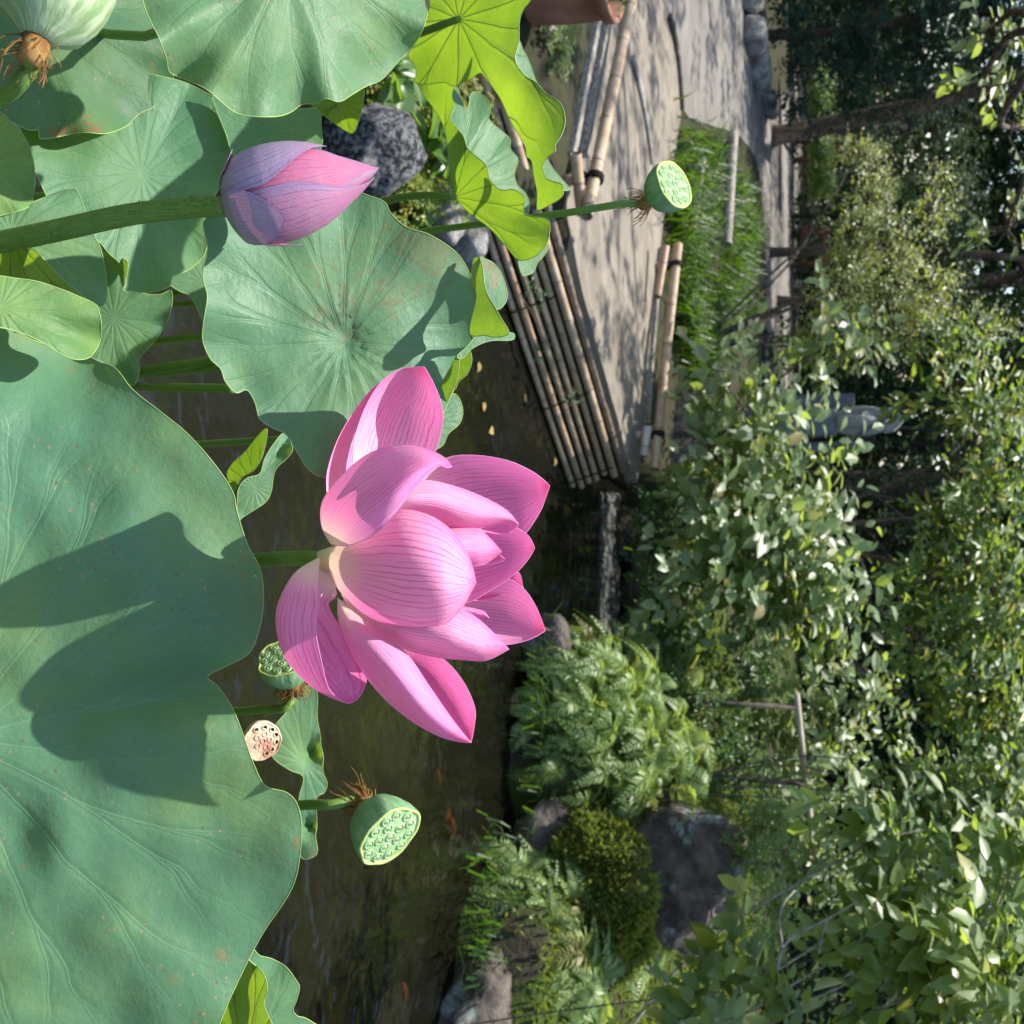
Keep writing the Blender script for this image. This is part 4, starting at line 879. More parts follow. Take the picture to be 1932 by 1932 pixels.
c = k.mix(k.ramp(k.noise(pos, 22, 4, .7), .52, .72, 0, .6), c, (0.42, 0.38, 0.33, 1))
M_BAM = k.done(k.bsdf(c, 0.5, 0.35, k.bump(fine, 0.25, 0.003)))
M_ROPE = m_simple('black_hemp_rope', (0.008, 0.008, 0.007), (0.03, 0.028, 0.025), 120, 0.9, 0.1, 0.6, 0.004)
M_OLDWOOD = m_simple('grey_weathered_wood', (0.15, 0.13, 0.105), (0.34, 0.31, 0.27), 14, 0.85, 0.15, 0.6, 0.006, stretch=(1, 5, 5))
def bamboo(name, a, b, r, parent=None, node=0.26, seed=0, mat=None):
    a, b = np.asarray(a, float), np.asarray(b, float); L = np.linalg.norm(b - a); d = (b - a) / L
    rs = np.random.default_rng(seed + 11); pts = []; rad = []; s = 0.0
    X, Y, _ = frame_of(d); ph = rs.uniform(0, 6)
    nodes = np.arange(rs.uniform(0.05, node), L, node)
    st = [0.0]
    for q in nodes: st += [q - 0.012, q - 0.004, q, q + 0.004, q + 0.012]
    st = sorted(x for x in set(st + [L]) if 0 <= x <= L)
    for s in st:
        dn = min([abs(s - q) for q in nodes] + [9]); k2 = 1.10 if dn < 0.0015 else (1.03 if dn < 0.005 else (0.985 if dn < 0.014 else 1.0))
        pts.append(a + d * s + (X * math.sin(s * 1.6 + ph) + Y * math.cos(s * 1.1 + ph)) * r * 0.12); rad.append(r * k2 * (1 - 0.10 * s / L))
    mb = MB(); tube(mb, pts, rad, 12, 0, False, None, [(s - nodes[0]) / node for s in st])
    # cut, hollow ends
    for e, sg in ((0, -1), (-1, 1)):
        p = np.asarray(pts[e]); ro = rad[e]; V = []
        for rr, zz in [(1.0, 0), (0.72, 0.002), (0.70, -0.03)]:
            for i in range(12): an = 2 * math.pi * i / 12; V.append(p + d * sg * zz + (X * math.cos(an) + Y * math.sin(an)) * rr * ro)
        mb.add(V, [(i * 12 + q, i * 12 + (q + 1) % 12, (i + 1) * 12 + (q + 1) % 12, (i + 1) * 12 + q) for i in range(2) for q in range(12)] + [tuple(24 + q for q in range(12))])
    return mb.build(name, mat or M_BAM, parent)
def rope_ring(mb, c, d, r, turns=3, th=0.006):
    X, Y, Z = frame_of(np.asarray(d, float)); n = 14 * turns
    pts = [c + (X * math.cos(2 * math.pi * i / 14) + Y * math.sin(2 * math.pi * i / 14)) * r + Z * (i / n - .5) * th * 1.7 * turns for i in range(n + 1)]
    tube(mb, pts, th, 6)

WA, WBp = G(925, 455), G(1078, 903)
wdir = WBp - WA; WL = np.linalg.norm(wdir); wdir /= WL
wn = np.array([wdir[1], -wdir[0], 0.0])                      # towards the water (viewer's side)
if wn[1] > 0: wn = -wn
wall = thing('bamboo_revetment', WA, 'low retaining wall of lashed bamboo poles rising from the pond water', 'retaining wall')
start = -1.05
for i in range(6):
    rr = [0.0185, 0.0195, 0.0185, 0.018, 0.019, 0.0235][i]
    z = 0.028 + i * 0.0425 + (0.006 if i == 5 else 0)
    a = WA + wdir * start + np.array([0, 0, z]); b = WA + wdir * (WL + rng.uniform(-.015, .03)) + np.array([0, 0, z - 0.004])
    off = wn * (0.021 * (5 - i) - 0.045 + 0.003 * (i % 2))
    bamboo('bamboo_pole', a + off, b + off, rr, wall, 0.24, i)
a = WA + wdir * start - wn * 0.085 + np.array([0, 0, 0.287]); b = WA + wdir * (WL + 0.03) - wn * 0.085 + np.array([0, 0, 0.287])
bamboo('bamboo_pole', a, b, 0.021, wall, 0.3, 9, m_simple('bamboo_painted_shade', (0.10, 0.075, 0.05), (0.20, 0.15, 0.11), 30, 0.7))  # set-back pole: its shadow is put into a darker bamboo colour
M_TIE = m_simple('mossy_tie', (0.012, 0.016, 0.008), (0.03, 0.055, 0.015), 80, 0.9, 0.1, 0.6, 0.004)
for s in (0.36, 1.02, 1.62):
    mb = MB()
    for i in range(6):
        z = 0.028 + i * 0.0425; c = WA + wdir * s + wn * (0.021 * (5 - i) - 0.045) + np.array([0, 0, z]); rope_ring(mb, c, wdir, 0.0225, 2, 0.0028)
    mb.build('rope_tie', M_TIE, wall)

def rail(label, a, b, r, thick_post=True, ties=(0.9,), short=None, seed=0, group='bamboo rails along the earth path'):
    """a low bamboo rail lashed to a short bamboo post"""
    a, b = np.asarray(a, float), np.asarray(b, float); d = (b - a) / np.linalg.norm(b - a)
    th = thing('bamboo_rail', (a[0], a[1], BANK), label, 'rail', group)
    bamboo('rail_pole', a, b, r, th, 0.30, seed)
    L = np.linalg.norm(b - a)
    for t in ties:
        mb = MB()
        c = a + d * L * t
        rope_ring(mb, c, d, r * 1.12, 3, 0.0065)
        sd = np.array([0, 0, -1.0]); q = c + sd * (r * 2.0) + np.array([0, -0.02, 0]); rope_ring(mb, q, d, r * 1.05, 3, 0.0065)
        tube(mb, [c + np.array([0, -r * 1.1, 0]), c + np.array([0.01, -r * 1.5, 0.03])], [0.006, 0.004], 6)
        mb.build('rope_lashing', M_ROPE, th)
        mb = MB(); tube(mb, [q, q - np.array([0, 0, q[2] - BANK + 0.05])], r * 0.8, 10); mb.build('post', M_BAM, th)       # stub it is tied to
    if short is not None:
        bamboo('short_pole', short[0], short[1], r * 0.85, th, 0.22, seed + 3)
    return th
zr = BANK + 0.13
rail('long bamboo rail leading from the terracotta pot along the earth path', G(1196, -30, zr), G(1108, 408, zr), 0.033, ties=(0.86,), short=(G(1086, 290, zr - 0.03), G(1098, 405, zr - 0.05)), seed=21)
rail('bamboo rail on the garden side of the earth path beside the grass', G(1280, 462, zr), G(1235, 886, zr), 0.031, ties=(0.10, 0.86), short=(G(1255, 465, zr - 0.02), G(1240, 560, zr - 0.05)), seed=22)
mb = MB(); a = G(1222, 805, zr - .03); b = G(1214, 860, zr - .05)
tag(bamboo('bamboo_stub', a, b, 0.026, None, 0.2, 31), 'short pale bamboo stub tied at the narrow end of the earth path', 'bamboo pole')
# squared timber laid along the near rail, and the low log edge across the path
def beam(name, a, b, w, h, mat, label, cat='timber', bend=0.0, group=None):
    a, b = np.asarray(a, float), np.asarray(b, float); d = (b - a) / np.linalg.norm(b - a); s = np.cross(d, [0, 0, 1.0]); s /= np.linalg.norm(s); u = np.cross(s, d)
    V = []; n = 14
    for i in range(n):
        t = i / (n - 1); c = a + (b - a) * t + s * bend * math.sin(t * math.pi)
        j = 1 + 0.10 * nz((t * 5, len(label), 0))
        for sx, sz in ((-1, -.8), (-.85, -1), (.85, -1), (1, -.8), (1, .8), (.85, 1), (-.85, 1), (-1, .8)): V.append(c + s * sx * w * j + u * sz * h * j)
    mb = MB(); mb.add(V, [(i * 8 + q, i * 8 + (q + 1) % 8, (i + 1) * 8 + (q + 1) % 8, (i + 1) * 8 + q) for i in range(n - 1) for q in range(8)] + [tuple(range(8))[::-1], tuple((n - 1) * 8 + q for q in range(8))])
    return tag(mb.build(name, mat, None, False), label, cat, group)
zb = BANK + 0.03
beam('edge_timber', G(1148, 15, zb), G(1098, 290, zb), 0.028, 0.028, M_OLDWOOD, 'grey weathered timber lying beside the long bamboo rail')
beam('edge_timber', G(1128, 30, zb - .02), G(1078, 292, zb - .02), 0.022, 0.02, M_OLDWOOD, 'narrow grey timber at the water side of the long bamboo rail')
beam('log_step', G(1189, 110, BANK), G(1226, 305, BANK), 0.035, 0.028, M_stone, 'low worn ridge stepping across the earth path', 'step', bend=-0.06)
beam('log_step', G(1258, 30, BANK), G(1283, 205, BANK), 0.03, 0.035, M_stone_dark, 'dark worn edge between the earth path and the paved path', 'step', bend=-0.1)
beam('edge_timber', G(1243, 470, BANK), G(1216, 800, BANK), 0.02, 0.03, M_OLDWOOD, 'pale timber edging laid under the garden side bamboo rail', bend=0.02)
# poles lying in the grass
th_a, th_b = G(1384, 252, BANK + .22), G(1371, 462, BANK + .22)
rl = thing('grass_rail', (th_a[0], th_a[1], BANK), 'old grey wooden rail standing in the grass clump', 'rail')
bamboo('rail_pole', th_a, th_b, 0.045, rl, 0.5, 41, M_OLDWOOD)
for t in (0.08, 0.5, 0.92):
    mb = MB(); c = th_a + (th_b - th_a) * t; tube(mb, [c + np.array([0, 0, .0]), np.array([c[0], c[1], BANK - 0.02])], 0.035, 9); mb.build('post', M_OLDWOOD, rl)
a, b = G(1326, 300, BANK + .12), G(1308, 432, BANK + .12)
rl = thing('grass_rail', (a[0], a[1], BANK), 'thin lower pole standing in the grass clump behind the seed pod', 'rail')
bamboo('rail_pole', a, b, 0.022, rl, 0.5, 42, M_OLDWOOD)
for t in (0.1, 0.9):
    mb = MB(); c = a + (b - a) * t; tube(mb, [c, np.array([c[0], c[1], BANK - 0.02])], 0.02, 8); mb.build('post', M_OLDWOOD, rl)

# ------------------------------------------------------------------ rocks and stones
def RK(px, py, z, size, mat, label, cat='rock', **kw):
    c = G(px, py, z); return rock('rock' if cat == 'rock' else 'stone', (c[0], c[1], z), size, mat, label, cat, **kw)
RK(1276, 1636, 0.72, (0.37, 0.34, 0.37), M_lichen, 'big dark rock with pale lichen on the right bank', seed=1, rot=0.5, rough=.26, sub=5)
fr_ = PY(1078, 1622, 4.66); rock('rock', (fr_[0], fr_[1], .20), (0.27, 0.20, 0.17), M_stone_dark, 'flat grey rock at the waterline between the fern clumps', 'rock', seed=2, rot=0.1, flat=0.55)
RK(915, 1925, 0.12, (0.36, 0.30, 0.20), M_lichen, 'grey rock with yellow moss at the pond edge below the ferns', seed=3, flat=0.6)
RK(690, 300, 0.12, (0.17, 0.15, 0.185), M_speck, 'dark boulder speckled with pale lichen beside the bud tip', seed=4)
RK(838, 388, 0.05, (0.16, 0.12, 0.10), M_stone, 'grey stone under the scoop shaped leaf', seed=5)
RK(880, 440, 0.05, (0.15, 0.11, 0.09), M_stone, 'brownish stone where the bamboo wall begins', seed=6)
RK(952, 215, 0.12, (0.15, 0.12, 0.11), M_stone, 'grey stone on the left bank behind the lit leaves', seed=7)
RK(1082, 150, 0.24, (0.19, 0.15, 0.13), M_stone_dark, 'dark squared stone below the timber edge', seed=8, flat=0.5)
RK(1012, 70, 0.22, (0.16, 0.14, 0.12), M_stone, 'pale stone next to the terracotta pot', seed=9)
RK(1288, 815, 0.34, (0.34, 0.30, 0.30), M_stone_dark, 'dark rock behind the end of the garden side rail', seed=10)
RK(1310, 640, 0.34, (0.38, 0.24, 0.16), M_stone, 'low grey rock between the rail and the grass', seed=11, flat=0.4)
for i, (px, py, s) in enumerate([(1190, 1010, .16), (1205, 1110, .2), (1196, 1215, .2), (1030, 1235, .16)]):
    RK(px, py, 0.08, (s * 1.3, s, s * 0.9), M_stone_dark, ['dark shore stone by the end of the bamboo wall', 'dark shore stone behind the wet slab', 'dark shore stone at the right end of the wet slab', 'small dark shore stone beside the first fern clump'][i], seed=20 + i)
# wet slab in the inlet
k = NT('wet_slab'); pos = k.geo(); n1 = k.noise(pos, 12, 5, 0.7)
M_SLAB = k.done(k.bsdf(k.mix(k.ramp(n1, 0.4, 0.6), (0.014, 0.014, 0.014, 1), (0.075, 0.078, 0.070, 1)), k.ramp(n1, 0.4, 0.6, 0.10, 0.45), 0.5, k.bump(n1, 0.5, 0.01)))
p4 = [G(1132, 928, .0), G(1128, 1215, .0), G(1164, 1222, .0), G(1168, 930, .0)]
V = [p + np.array([0, 0, 0.012]) for p in p4] + [p - np.array([0, 0, 0.1]) for p in p4]
bm = bmesh.new(); bv = [bm.verts.new(v) for v in V]
for f in [(0, 1, 2, 3), (7, 6, 5, 4), (0, 4, 5, 1), (1, 5, 6, 2), (2, 6, 7, 3), (3, 7, 4, 0)]: bm.faces.new([bv[i] for i in f])
bmesh.ops.recalc_face_normals(bm, faces=bm.faces)
bmesh.ops.bevel(bm, geom=bm.edges[:], offset=0.012, segments=2, affect='EDGES')
bmesh.ops.triangulate(bm, faces=bm.faces); bmesh.ops.subdivide_edges(bm, edges=bm.edges[:], cuts=4, use_grid_fill=True)
for v in bm.verts: v.co.z += 0.012 * noise.noise(v.co * 6)
me = bpy.data.meshes.new('stone_slab'); bm.to_mesh(me); bm.free(); me.materials.append(M_SLAB)
tag(link('stone_slab', me), 'long flat wet stone slab in the dark inlet past the bamboo wall', 'stone slab')
# border stones of the paved path
for i, (x0, x1, y0, y1) in enumerate([(1400, 1462, -60, 18), (1404, 1468, 24, 92), (1418, 1474, 96, 165), (1440, 1482, 168, 212)]):
    c = G((x0) , (y0 + y1) / 2, BANK); w = np.linalg.norm(G(x0, y1, BANK) - G(x0, y0, BANK)) / 2; h = (x1 - x0) / FD * np.dot(c - CAM, FW) * .62
    rock('border_stone', (c[0], c[1] + 0.12, BANK + h * 0.35), (w * 1.06, 0.28, h), M_stone,
         ['squared border stone of the paved path nearest the rail head', 'border stone with a dark joint beside it on the paved path', 'long mossy border stone of the paved path', 'small end stone of the paved path border'][i], 'stone', seed=30 + i, flat=0.55, rough=0.13, group='border stones of the paved path')
# kerb blocks along the far path
for i in range(9):
    x, y = 1519 - i * 2.5, 205 + i * 37
    c = G(x, y, BANK); s = np.linalg.norm(G(x, y + 34, BANK) - G(x, y, BANK)) / 2
    bm = bmesh.new(); bmesh.ops.create_cube(bm, size=1.0); bmesh.ops.scale(bm, vec=(s * 1.9, 0.32, 0.30 + 0.05 * (i % 3)), verts=bm.verts)
    bmesh.ops.bevel(bm, geom=bm.edges[:], offset=0.03, segments=2, affect='EDGES')
    for v in bm.verts: v.co += Vector((0.02 * noise.noise(v.co * 4 + Vector((i, 0, 0))), 0.02 * noise.noise(v.co * 4 + Vector((0, i, 0))), 0.02 * noise.noise(v.co * 4 + Vector((0, 0, i)))))
    me = bpy.data.meshes.new('kerb_stone'); bm.to_mesh(me); bm.free(); me.materials.append(M_stone)
    o = link('kerb_stone', me); o.location = (c[0], c[1] + 0.2, BANK + 0.12); tag(o, 'rough kerb stone in the row between the far path and the hedge', 'kerb stone', 'kerb stones along the far path')

# ------------------------------------------------------------------ terracotta pot
M_TERRA = m_simple('terracotta', (0.19, 0.085, 0.060), (0.27, 0.13, 0.09), 9, 0.75, 0.25, 0.3, 0.004)
pc = G(1000, -22, 0.30); pc[2] = 0.28
pot = thing('terracotta_pot', pc, 'brown terracotta pot at the head of the long bamboo rail', 'pot')
mb = MB(); seg = 36; V = []
for r, z in [(0.03, 0.0), (0.125, 0.0), (0.145, 0.02), (0.165, 0.18), (0.172, 0.33), (0.188, 0.335), (0.192, 0.375), (0.182, 0.385), (0.165, 0.375), (0.155, 0.30), (0.02, 0.29)]:
    for i in range(seg): a = 2 * math.pi * i / seg; V.append(pc + np.array([math.cos(a) * r, math.sin(a) * r, z]))
mb.add(V, [(i * seg + q, i * seg + (q + 1) % seg, (i + 1) * seg + (q + 1) % seg, (i + 1) * seg + q) for i in range(10) for q in range(seg)])
mb.build('vessel', M_TERRA, pot)

# ------------------------------------------------------------------ stone relief statue with halo, gravestones
M_BLUE = m_simple('blue_grey_stone', (0.09, 0.105, 0.125), (0.15, 0.17, 0.19), 20, 0.7, 0.3, 0.4, 0.006)
M_GRAN = m_simple('grey_granite', (0.20, 0.20, 0.185), (0.29, 0.285, 0.265), 40, 0.8, 0.2, 0.5, 0.006)
SY = 11.0
s0, s1 = PY(1574, 795, SY), PY(1706, 795, SY); hs = s1[2] - s0[2]
st = thing('stone_statue', (s0[0], SY + .1, BANK), 'weathered stone relief figure with pointed boat shaped halo on a plinth', 'statue')
prof = [(0, .60), (.1, .80), (.25, .95), (.4, 1.0), (.55, .93), (.66, .78), (.72, .74), (.78, .82), (.86, .74), (.93, .45), (.975, .18), (1.0, .02)]
hw = 0.155; mb = MB(); V = []; n = len(prof)
for dy, sc in ((0.0, .93), (0.03, 1.0), (0.12, 1.0), (0.15, .9)):
    for t, w in prof: V.append((s0[0] - w * hw * sc, SY + dy, s0[2] + t * hs))
    for t, w in prof[::-1]: V.append((s0[0] + w * hw * sc, SY + dy, s0[2] + t * hs))
m = 2 * n
mb.add(V, [(i * m + q, i * m + (q + 1) % m, (i + 1) * m + (q + 1) % m, (i + 1) * m + q) for i in range(3) for q in range(m)] + [tuple(range(m))[::-1], tuple(3 * m + q for q in range(m))])
mb.build('halo', M_GRAN, st, False)
mb = MB(); c0 = np.array([s0[0], SY - 0.01, s0[2]])
tube(mb, [c0 + [0, 0.02, .02 * hs], c0 + [0, -.01, .1 * hs], c0 + [0, -.02, .3 * hs], c0 + [0, -.02, .48 * hs], c0 + [0, 0, .60 * hs], c0 + [0, 0.02, .63 * hs]], [.05, .07, .062, .058, .036, .015], 14)
for sg in (-1, 1):
    tube(mb, cr([c0 + [sg * .05, 0.01, .56 * hs], c0 + [sg * .07, -.02, .42 * hs], c0 + [sg * .015, -.06, .40 * hs]], 5), [.02] * 5 + [.017] * 6, 10)
for q in range(5):
    z = (.08 + q * .06) * hs; tube(mb, cr([c0 + [-.06, -.03, z + .04], c0 + [0, -.075, z], c0 + [.06, -.03, z + .04]], 5), 0.008, 6)
mb.build('robed_body', M_GRAN, st)
bm = bmesh.new(); bmesh.ops.create_uvsphere(bm, u_segments=18, v_segments=12, radius=1)
for v in bm.verts:
    v.co = Vector((v.co.x * .036, v.co.y * .04, v.co.z * .05))
    if v.co.y < -.03 and abs(v.co.x) < .012 and -.02 < v.co.z < .015: v.co.y -= .012
    if v.co.y < -.02 and .008 < abs(v.co.x) < .03 and .0 < v.co.z < .02: v.co.y += .006
    if v.co.z < -.03: v.co.x *= .85
for v in bm.verts: v.co += Vector((c0[0], c0[1] - .01, c0[2] + .70 * hs))
me = bpy.data.meshes.new('head'); bm.to_mesh(me); bm.free(); me.materials.append(M_GRAN); link('head', me, st)
def block(name, c, size, mat, parent=None, bev=0.012):
    bm = bmesh.new(); bmesh.ops.create_cube(bm, size=1.0); bmesh.ops.scale(bm, vec=size, verts=bm.verts); bmesh.ops.bevel(bm, geom=bm.edges[:], offset=bev, segments=2, affect='EDGES')
    bmesh.ops.translate(bm, vec=[float(a) for a in c], verts=bm.verts)
    me = bpy.data.meshes.new(name); bm.to_mesh(me); bm.free(); me.materials.append(mat); return link(name, me, parent)
block('plinth', (s0[0], SY + .08, (BANK + s0[2]) / 2), (0.28, 0.26, s0[2] - BANK + .02), M_BLUE, st)
for i, (x0, x1, y0, y1, Y) in enumerate([(1540, 1634, 834, 852, 11.6), (1555, 1612, 745, 768, 11.4)]):
    a, b = PY(x0, y0, Y), PY(x1, y1, Y); g = thing('gravestone', (a[0], Y, BANK), ['slim blue grey stone slab standing right beside the statue', 'low blue grey stone behind the path side of the statue'][i], 'gravestone')
    cx = (a[0] + b[0]) / 2; block('slab', (cx, Y, (b[2] + BANK + .3) / 2), (max(b[0] - a[0], .08), 0.12, b[2] - BANK - .3), M_BLUE, g); block('base', (cx, Y, BANK + .14), (.34, .3, .34), M_BLUE, g)
# red brown wooden fence by the far path
M_RED = m_simple('red_brown_wood', (0.16, 0.065, 0.045), (0.24, 0.105, 0.075), 20, 0.8, 0.2, 0.4, 0.006)
FY = 17.0
def fence(label, y0, y1, x_lo, x_hi, bars, posts):
    a = PY(x_lo, y0, FY); f = thing('wooden_fence', (a[0], FY, BANK), label, 'fence', 'red brown fences behind the far path')
    for x in bars:
        p, q = PY(x, y0, FY - .05), PY(x, y1, FY - .05); block('bar', ((p[0] + q[0]) / 2, FY - .05, p[2]), (q[0] - p[0], .05, .11), M_RED, f)
    for y in posts:
        q = PY(x_hi, y, FY); block('post', (q[0], FY, (q[2] + BANK) / 2), (.09, .07, q[2] - BANK), M_RED, f)
fence('red brown wooden fence between the far path and the azalea', 426, 500, 1508, 1566, (1518, 1556), (436, 466, 494))
fence('short red brown fence behind the clipped hedge', 250, 300, 1560, 1592, (1574, 1588), (256, 292))
# pale handrail on the right bank
HY = 5.5
a, b, c = PY(1503, 1310, HY), PY(1521, 1480, HY), PY(1544, 1660, HY)
hr = thing('handrail', (b[0], HY, H(b[0], HY)), 'pale weathered pole handrail among the shrubs of the right bank', 'handrail')
mb = MB(); tube(mb, cr([a, b, c], 8), 0.016, 10); mb.build('rail_pole', m_simple('pale_pole', (0.26, 0.22, 0.18), (0.40, 0.35, 0.29), 12, 0.7, 0.2, 0.4, 0.004), hr)
for p in (a * .85 + b * .15, b, b * .1 + c * .9):
    mb = MB(); tube(mb, [p, np.array([p[0], p[1], H(p[0], p[1]) - .03])], 0.014, 9); mb.build('post', m_simple('dark_post', (.05, .04, .03), (.11, .09, .07), 20), hr)

# ================================================================== PLANTS
LEAF = np.array([(0, 0, 0), (.30, -.42, .06), (.30, 0, 0), (.30, .42, .06), (.66, -.38, .05), (.66, 0, -.01), (.66, .38, .05), (1, 0, -.07)])
LEAF_F = [(0, 1, 2), (0, 2, 3), (1, 4, 5, 2), (2, 5, 6, 3), (4, 7, 5), (5, 7, 6)]
SMALL = np.array([(0, 0, 0), (.5, -.4, .06), (.5, .4, .06), (1, 0, -.04)]); SMALL_F = [(0, 1, 3), (0, 3, 2)]
def leaf_mats(pos, d, up, size, width):
    """arrays of leaf frames -> vertices of every leaf"""
    d = d / np.linalg.norm(d, axis=1, keepdims=True)
    s = np.cross(up, d); s /= np.linalg.norm(s, axis=1, keepdims=True) + 1e-9; u = np.cross(d, s)
    return d, s, u
def add_leaves(mb, pos, d, up, size, width, rnd, tmpl=LEAF, faces=LEAF_F):
    d, s, u = leaf_mats(pos, d, up, size, width)
    n, m = len(pos), len(tmpl)
    V = pos[:, None, :] + (tmpl[None, :, 0:1] * d[:, None, :] + tmpl[None, :, 1:2] * width * s[:, None, :] + tmpl[None, :, 2:3] * u[:, None, :]) * size[:, None, None]
    o = mb.n; mb.v.append(V.reshape(-1, 3)); mb.n += n * m
    base = (np.arange(n) * m + o)
    for f in faces:
        cols = [base + i for i in f]; mb.f += list(map(tuple, np.stack(cols, 1).tolist())); mb.m += [0] * n
    mb.rnd[o] = (n * m, np.repeat(rnd, m))
def twig_leaves(blobs, twig_len, per, leaf_len, out=None, r=None, droop=0.25, spread=0.9):
    """leaf positions along short twigs that point out of a set of ellipsoids; returns pos, dir, up, size, twigs"""
    r = r or rng; Pp, Dd, Uu, Ss, TW = [], [], [], [], []
    for (c, rad, nt) in blobs:
        c = np.asarray(c, float); rad = np.asarray(rad, float) * np.ones(3)
        q = r.normal(size=(nt, 3)); q /= np.linalg.norm(q, axis=1, keepdims=True)
        rr = r.uniform(0.25, 1.0, nt) ** 0.7
        st = c + q * rad * rr[:, None]
        td = q * 0.7 + r.normal(0, .45, (nt, 3)) + np.array([0, 0, .45]); td /= np.linalg.norm(td, axis=1, keepdims=True)
        L = twig_len * r.uniform(.6, 1.3, nt); TW += [(st[i], st[i] + td[i] * L[i]) for i in range(nt)]
        ax0 = np.where(np.abs(td[:, 2:3]) < .9, [[0, 0, 1.0]], [[1.0, 0, 0]])
        X = np.cross(ax0, td); X /= np.linalg.norm(X, axis=1, keepdims=True); Y = np.cross(td, X)
        hz = np.cross(td, [0.15, -0.35, 1.0]); hz /= np.linalg.norm(hz, axis=1, keepdims=True) + 1e-9
        a0 = r.uniform(0, 6.28, nt)
        for j in range(per):
            f = (j + .6) / per; a = a0 + j * 2.4
            sd = (hz if j % 2 else -hz) + .35 * (X * np.cos(a)[:, None] + Y * np.sin(a)[:, None])
            Pp.append(st + td * (L * f)[:, None])
            Dd.append(sd * spread + td * (.35 + .9 * f * f) + np.array([0, 0, -droop]) + r.normal(0, .18, (nt, 3)))
            Uu.append(td * .50 + np.array([-.1, -.45, .80]) + r.normal(0, .32, (nt, 3))); Ss.append(leaf_len * r.uniform(.55, 1.2, nt) * (1 - .35 * f))
    return np.concatenate(Pp), np.concatenate(Dd), np.concatenate(Uu), np.concatenate(Ss), TW
M_BARK = m_simple('grey_brown_bark', (0.06, 0.045, 0.035), (0.15, 0.12, 0.095), 30, 0.9, 0.1, 0.7, 0.006)
M_BARKP = m_simple('pale_grey_bark', (0.22, 0.20, 0.17), (0.40, 0.37, 0.33), 30, 0.85, 0.1, 0.5, 0.004)
M_BARKR = m_simple('reddish_bark', (0.070, 0.048, 0.034), (0.15, 0.11, 0.080), 14, 0.9, 0.1, 0.9, 0.02, stretch=(1, 1, .25))
def branches(mb, base, blobs, tw, r0, ntw=80, seg=6):
    """stems from the base into each blob and on to some of its twigs"""
    base = np.asarray(base, float); rs = np.random.default_rng(int(abs(base[0] * 991 + base[1] * 77)) + 3)
    for (c, rad, nt) in blobs:
        c = np.asarray(c, float); mid = base + (c - base) * .5 + rs.normal(0, .07, 3) * np.linalg.norm(c - base)
        pts = cr([base, mid, c], 5); tube(mb, pts, np.linspace(r0, r0 * .45, len(pts)), seg + 2)
        cand = [t for t in tw if np.all(np.abs(t[0] - c) <= np.asarray(rad) * np.ones(3) * 1.05)]
        rs.shuffle(cand)
        for (s, e) in cand[:max(6, ntw // len(blobs))]:
            k0 = pts[-1] + rs.normal(0, .15, 3) * (s - pts[-1])
            q = cr([k0, (k0 + s) / 2 + rs.normal(0, .05, 3) * np.linalg.norm(s - k0), s, e], 3); tube(mb, q, np.linspace(r0 * .32, r0 * .07, len(q)), 5)
def shrub(name, label, cat, base, blobs, leaf_len, width, mat, twig_len=None, per=7, bark=None, r0=0.012, tmpl=0, group=None, indiv=0, droop=.25, obj_mat=None, spread=.9):
    twig_len = twig_len or leaf_len * 2.2
    pos, d, up, sz, tw = twig_leaves(blobs, twig_len, per, leaf_len, droop=droop, spread=spread)
    th = thing(name, base, label, cat, group)
    mb = MB(); branches(mb, base, blobs, tw, r0); mb.build('branches', bark or M_BARK, th)
    rnd = rng.uniform(0, 1, len(pos))
    if indiv:
        order = np.argsort(np.linalg.norm(pos - CAM, axis=1) - 0.5 * rng.uniform(0, 1, len(pos))); pick = order[:indiv]; rest = order[indiv:]
        m1 = MB(); v = LEAF * [1, width, 1]; m1.add(v, LEAF_F); lm = m1.mesh('leaf', obj_mat)
        dd, ss, uu = leaf_mats(pos, d, up, sz, width)
        for i in pick:
            o = bpy.data.objects.new('leaf', lm); COL.objects.link(o); o.parent = th; o.matrix_parent_inverse = Matrix.Translation(-Vector(th.location))
            k2 = sz[i]; A = np.eye(4); A[:3, 0] = dd[i] * k2; A[:3, 1] = ss[i] * k2; A[:3, 2] = uu[i] * k2; A[:3, 3] = pos[i]
            o.matrix_basis = Matrix(A.tolist())
        pos, d, up, sz, rnd = pos[rest], d[rest], up[rest], sz[rest], rnd[rest]
    if len(pos):
        mb = MB(); add_leaves(mb, pos, d, up, sz, width, rnd, *((LEAF, LEAF_F) if tmpl == 0 else (SMALL, SMALL_F)))
        tag(mb.build('foliage', mat, th, False), kind='stuff')
    return th
def bare_branch(th, name, lines, r, mat):
    mb = MB()
    for ln in lines: q = crs([PY(*p) for p in ln], 5); tube(mb, q, np.linspace(r, r * .5, len(q)), 7)
    return mb.build(name, mat, th)
def B(px, py, Y, rx, ry, n, rz=None):
    """ellipsoid of twigs centred on a photo point at ground distance Y; rx = half height, ry = half width, in photo units"""
    c = PY(px, py, Y); s = np.dot(c - CAM, FW) / FD
    return (c, np.array([ry * s, (rz if rz else 0.5 * (rx + ry)) * s, rx * s]), n)

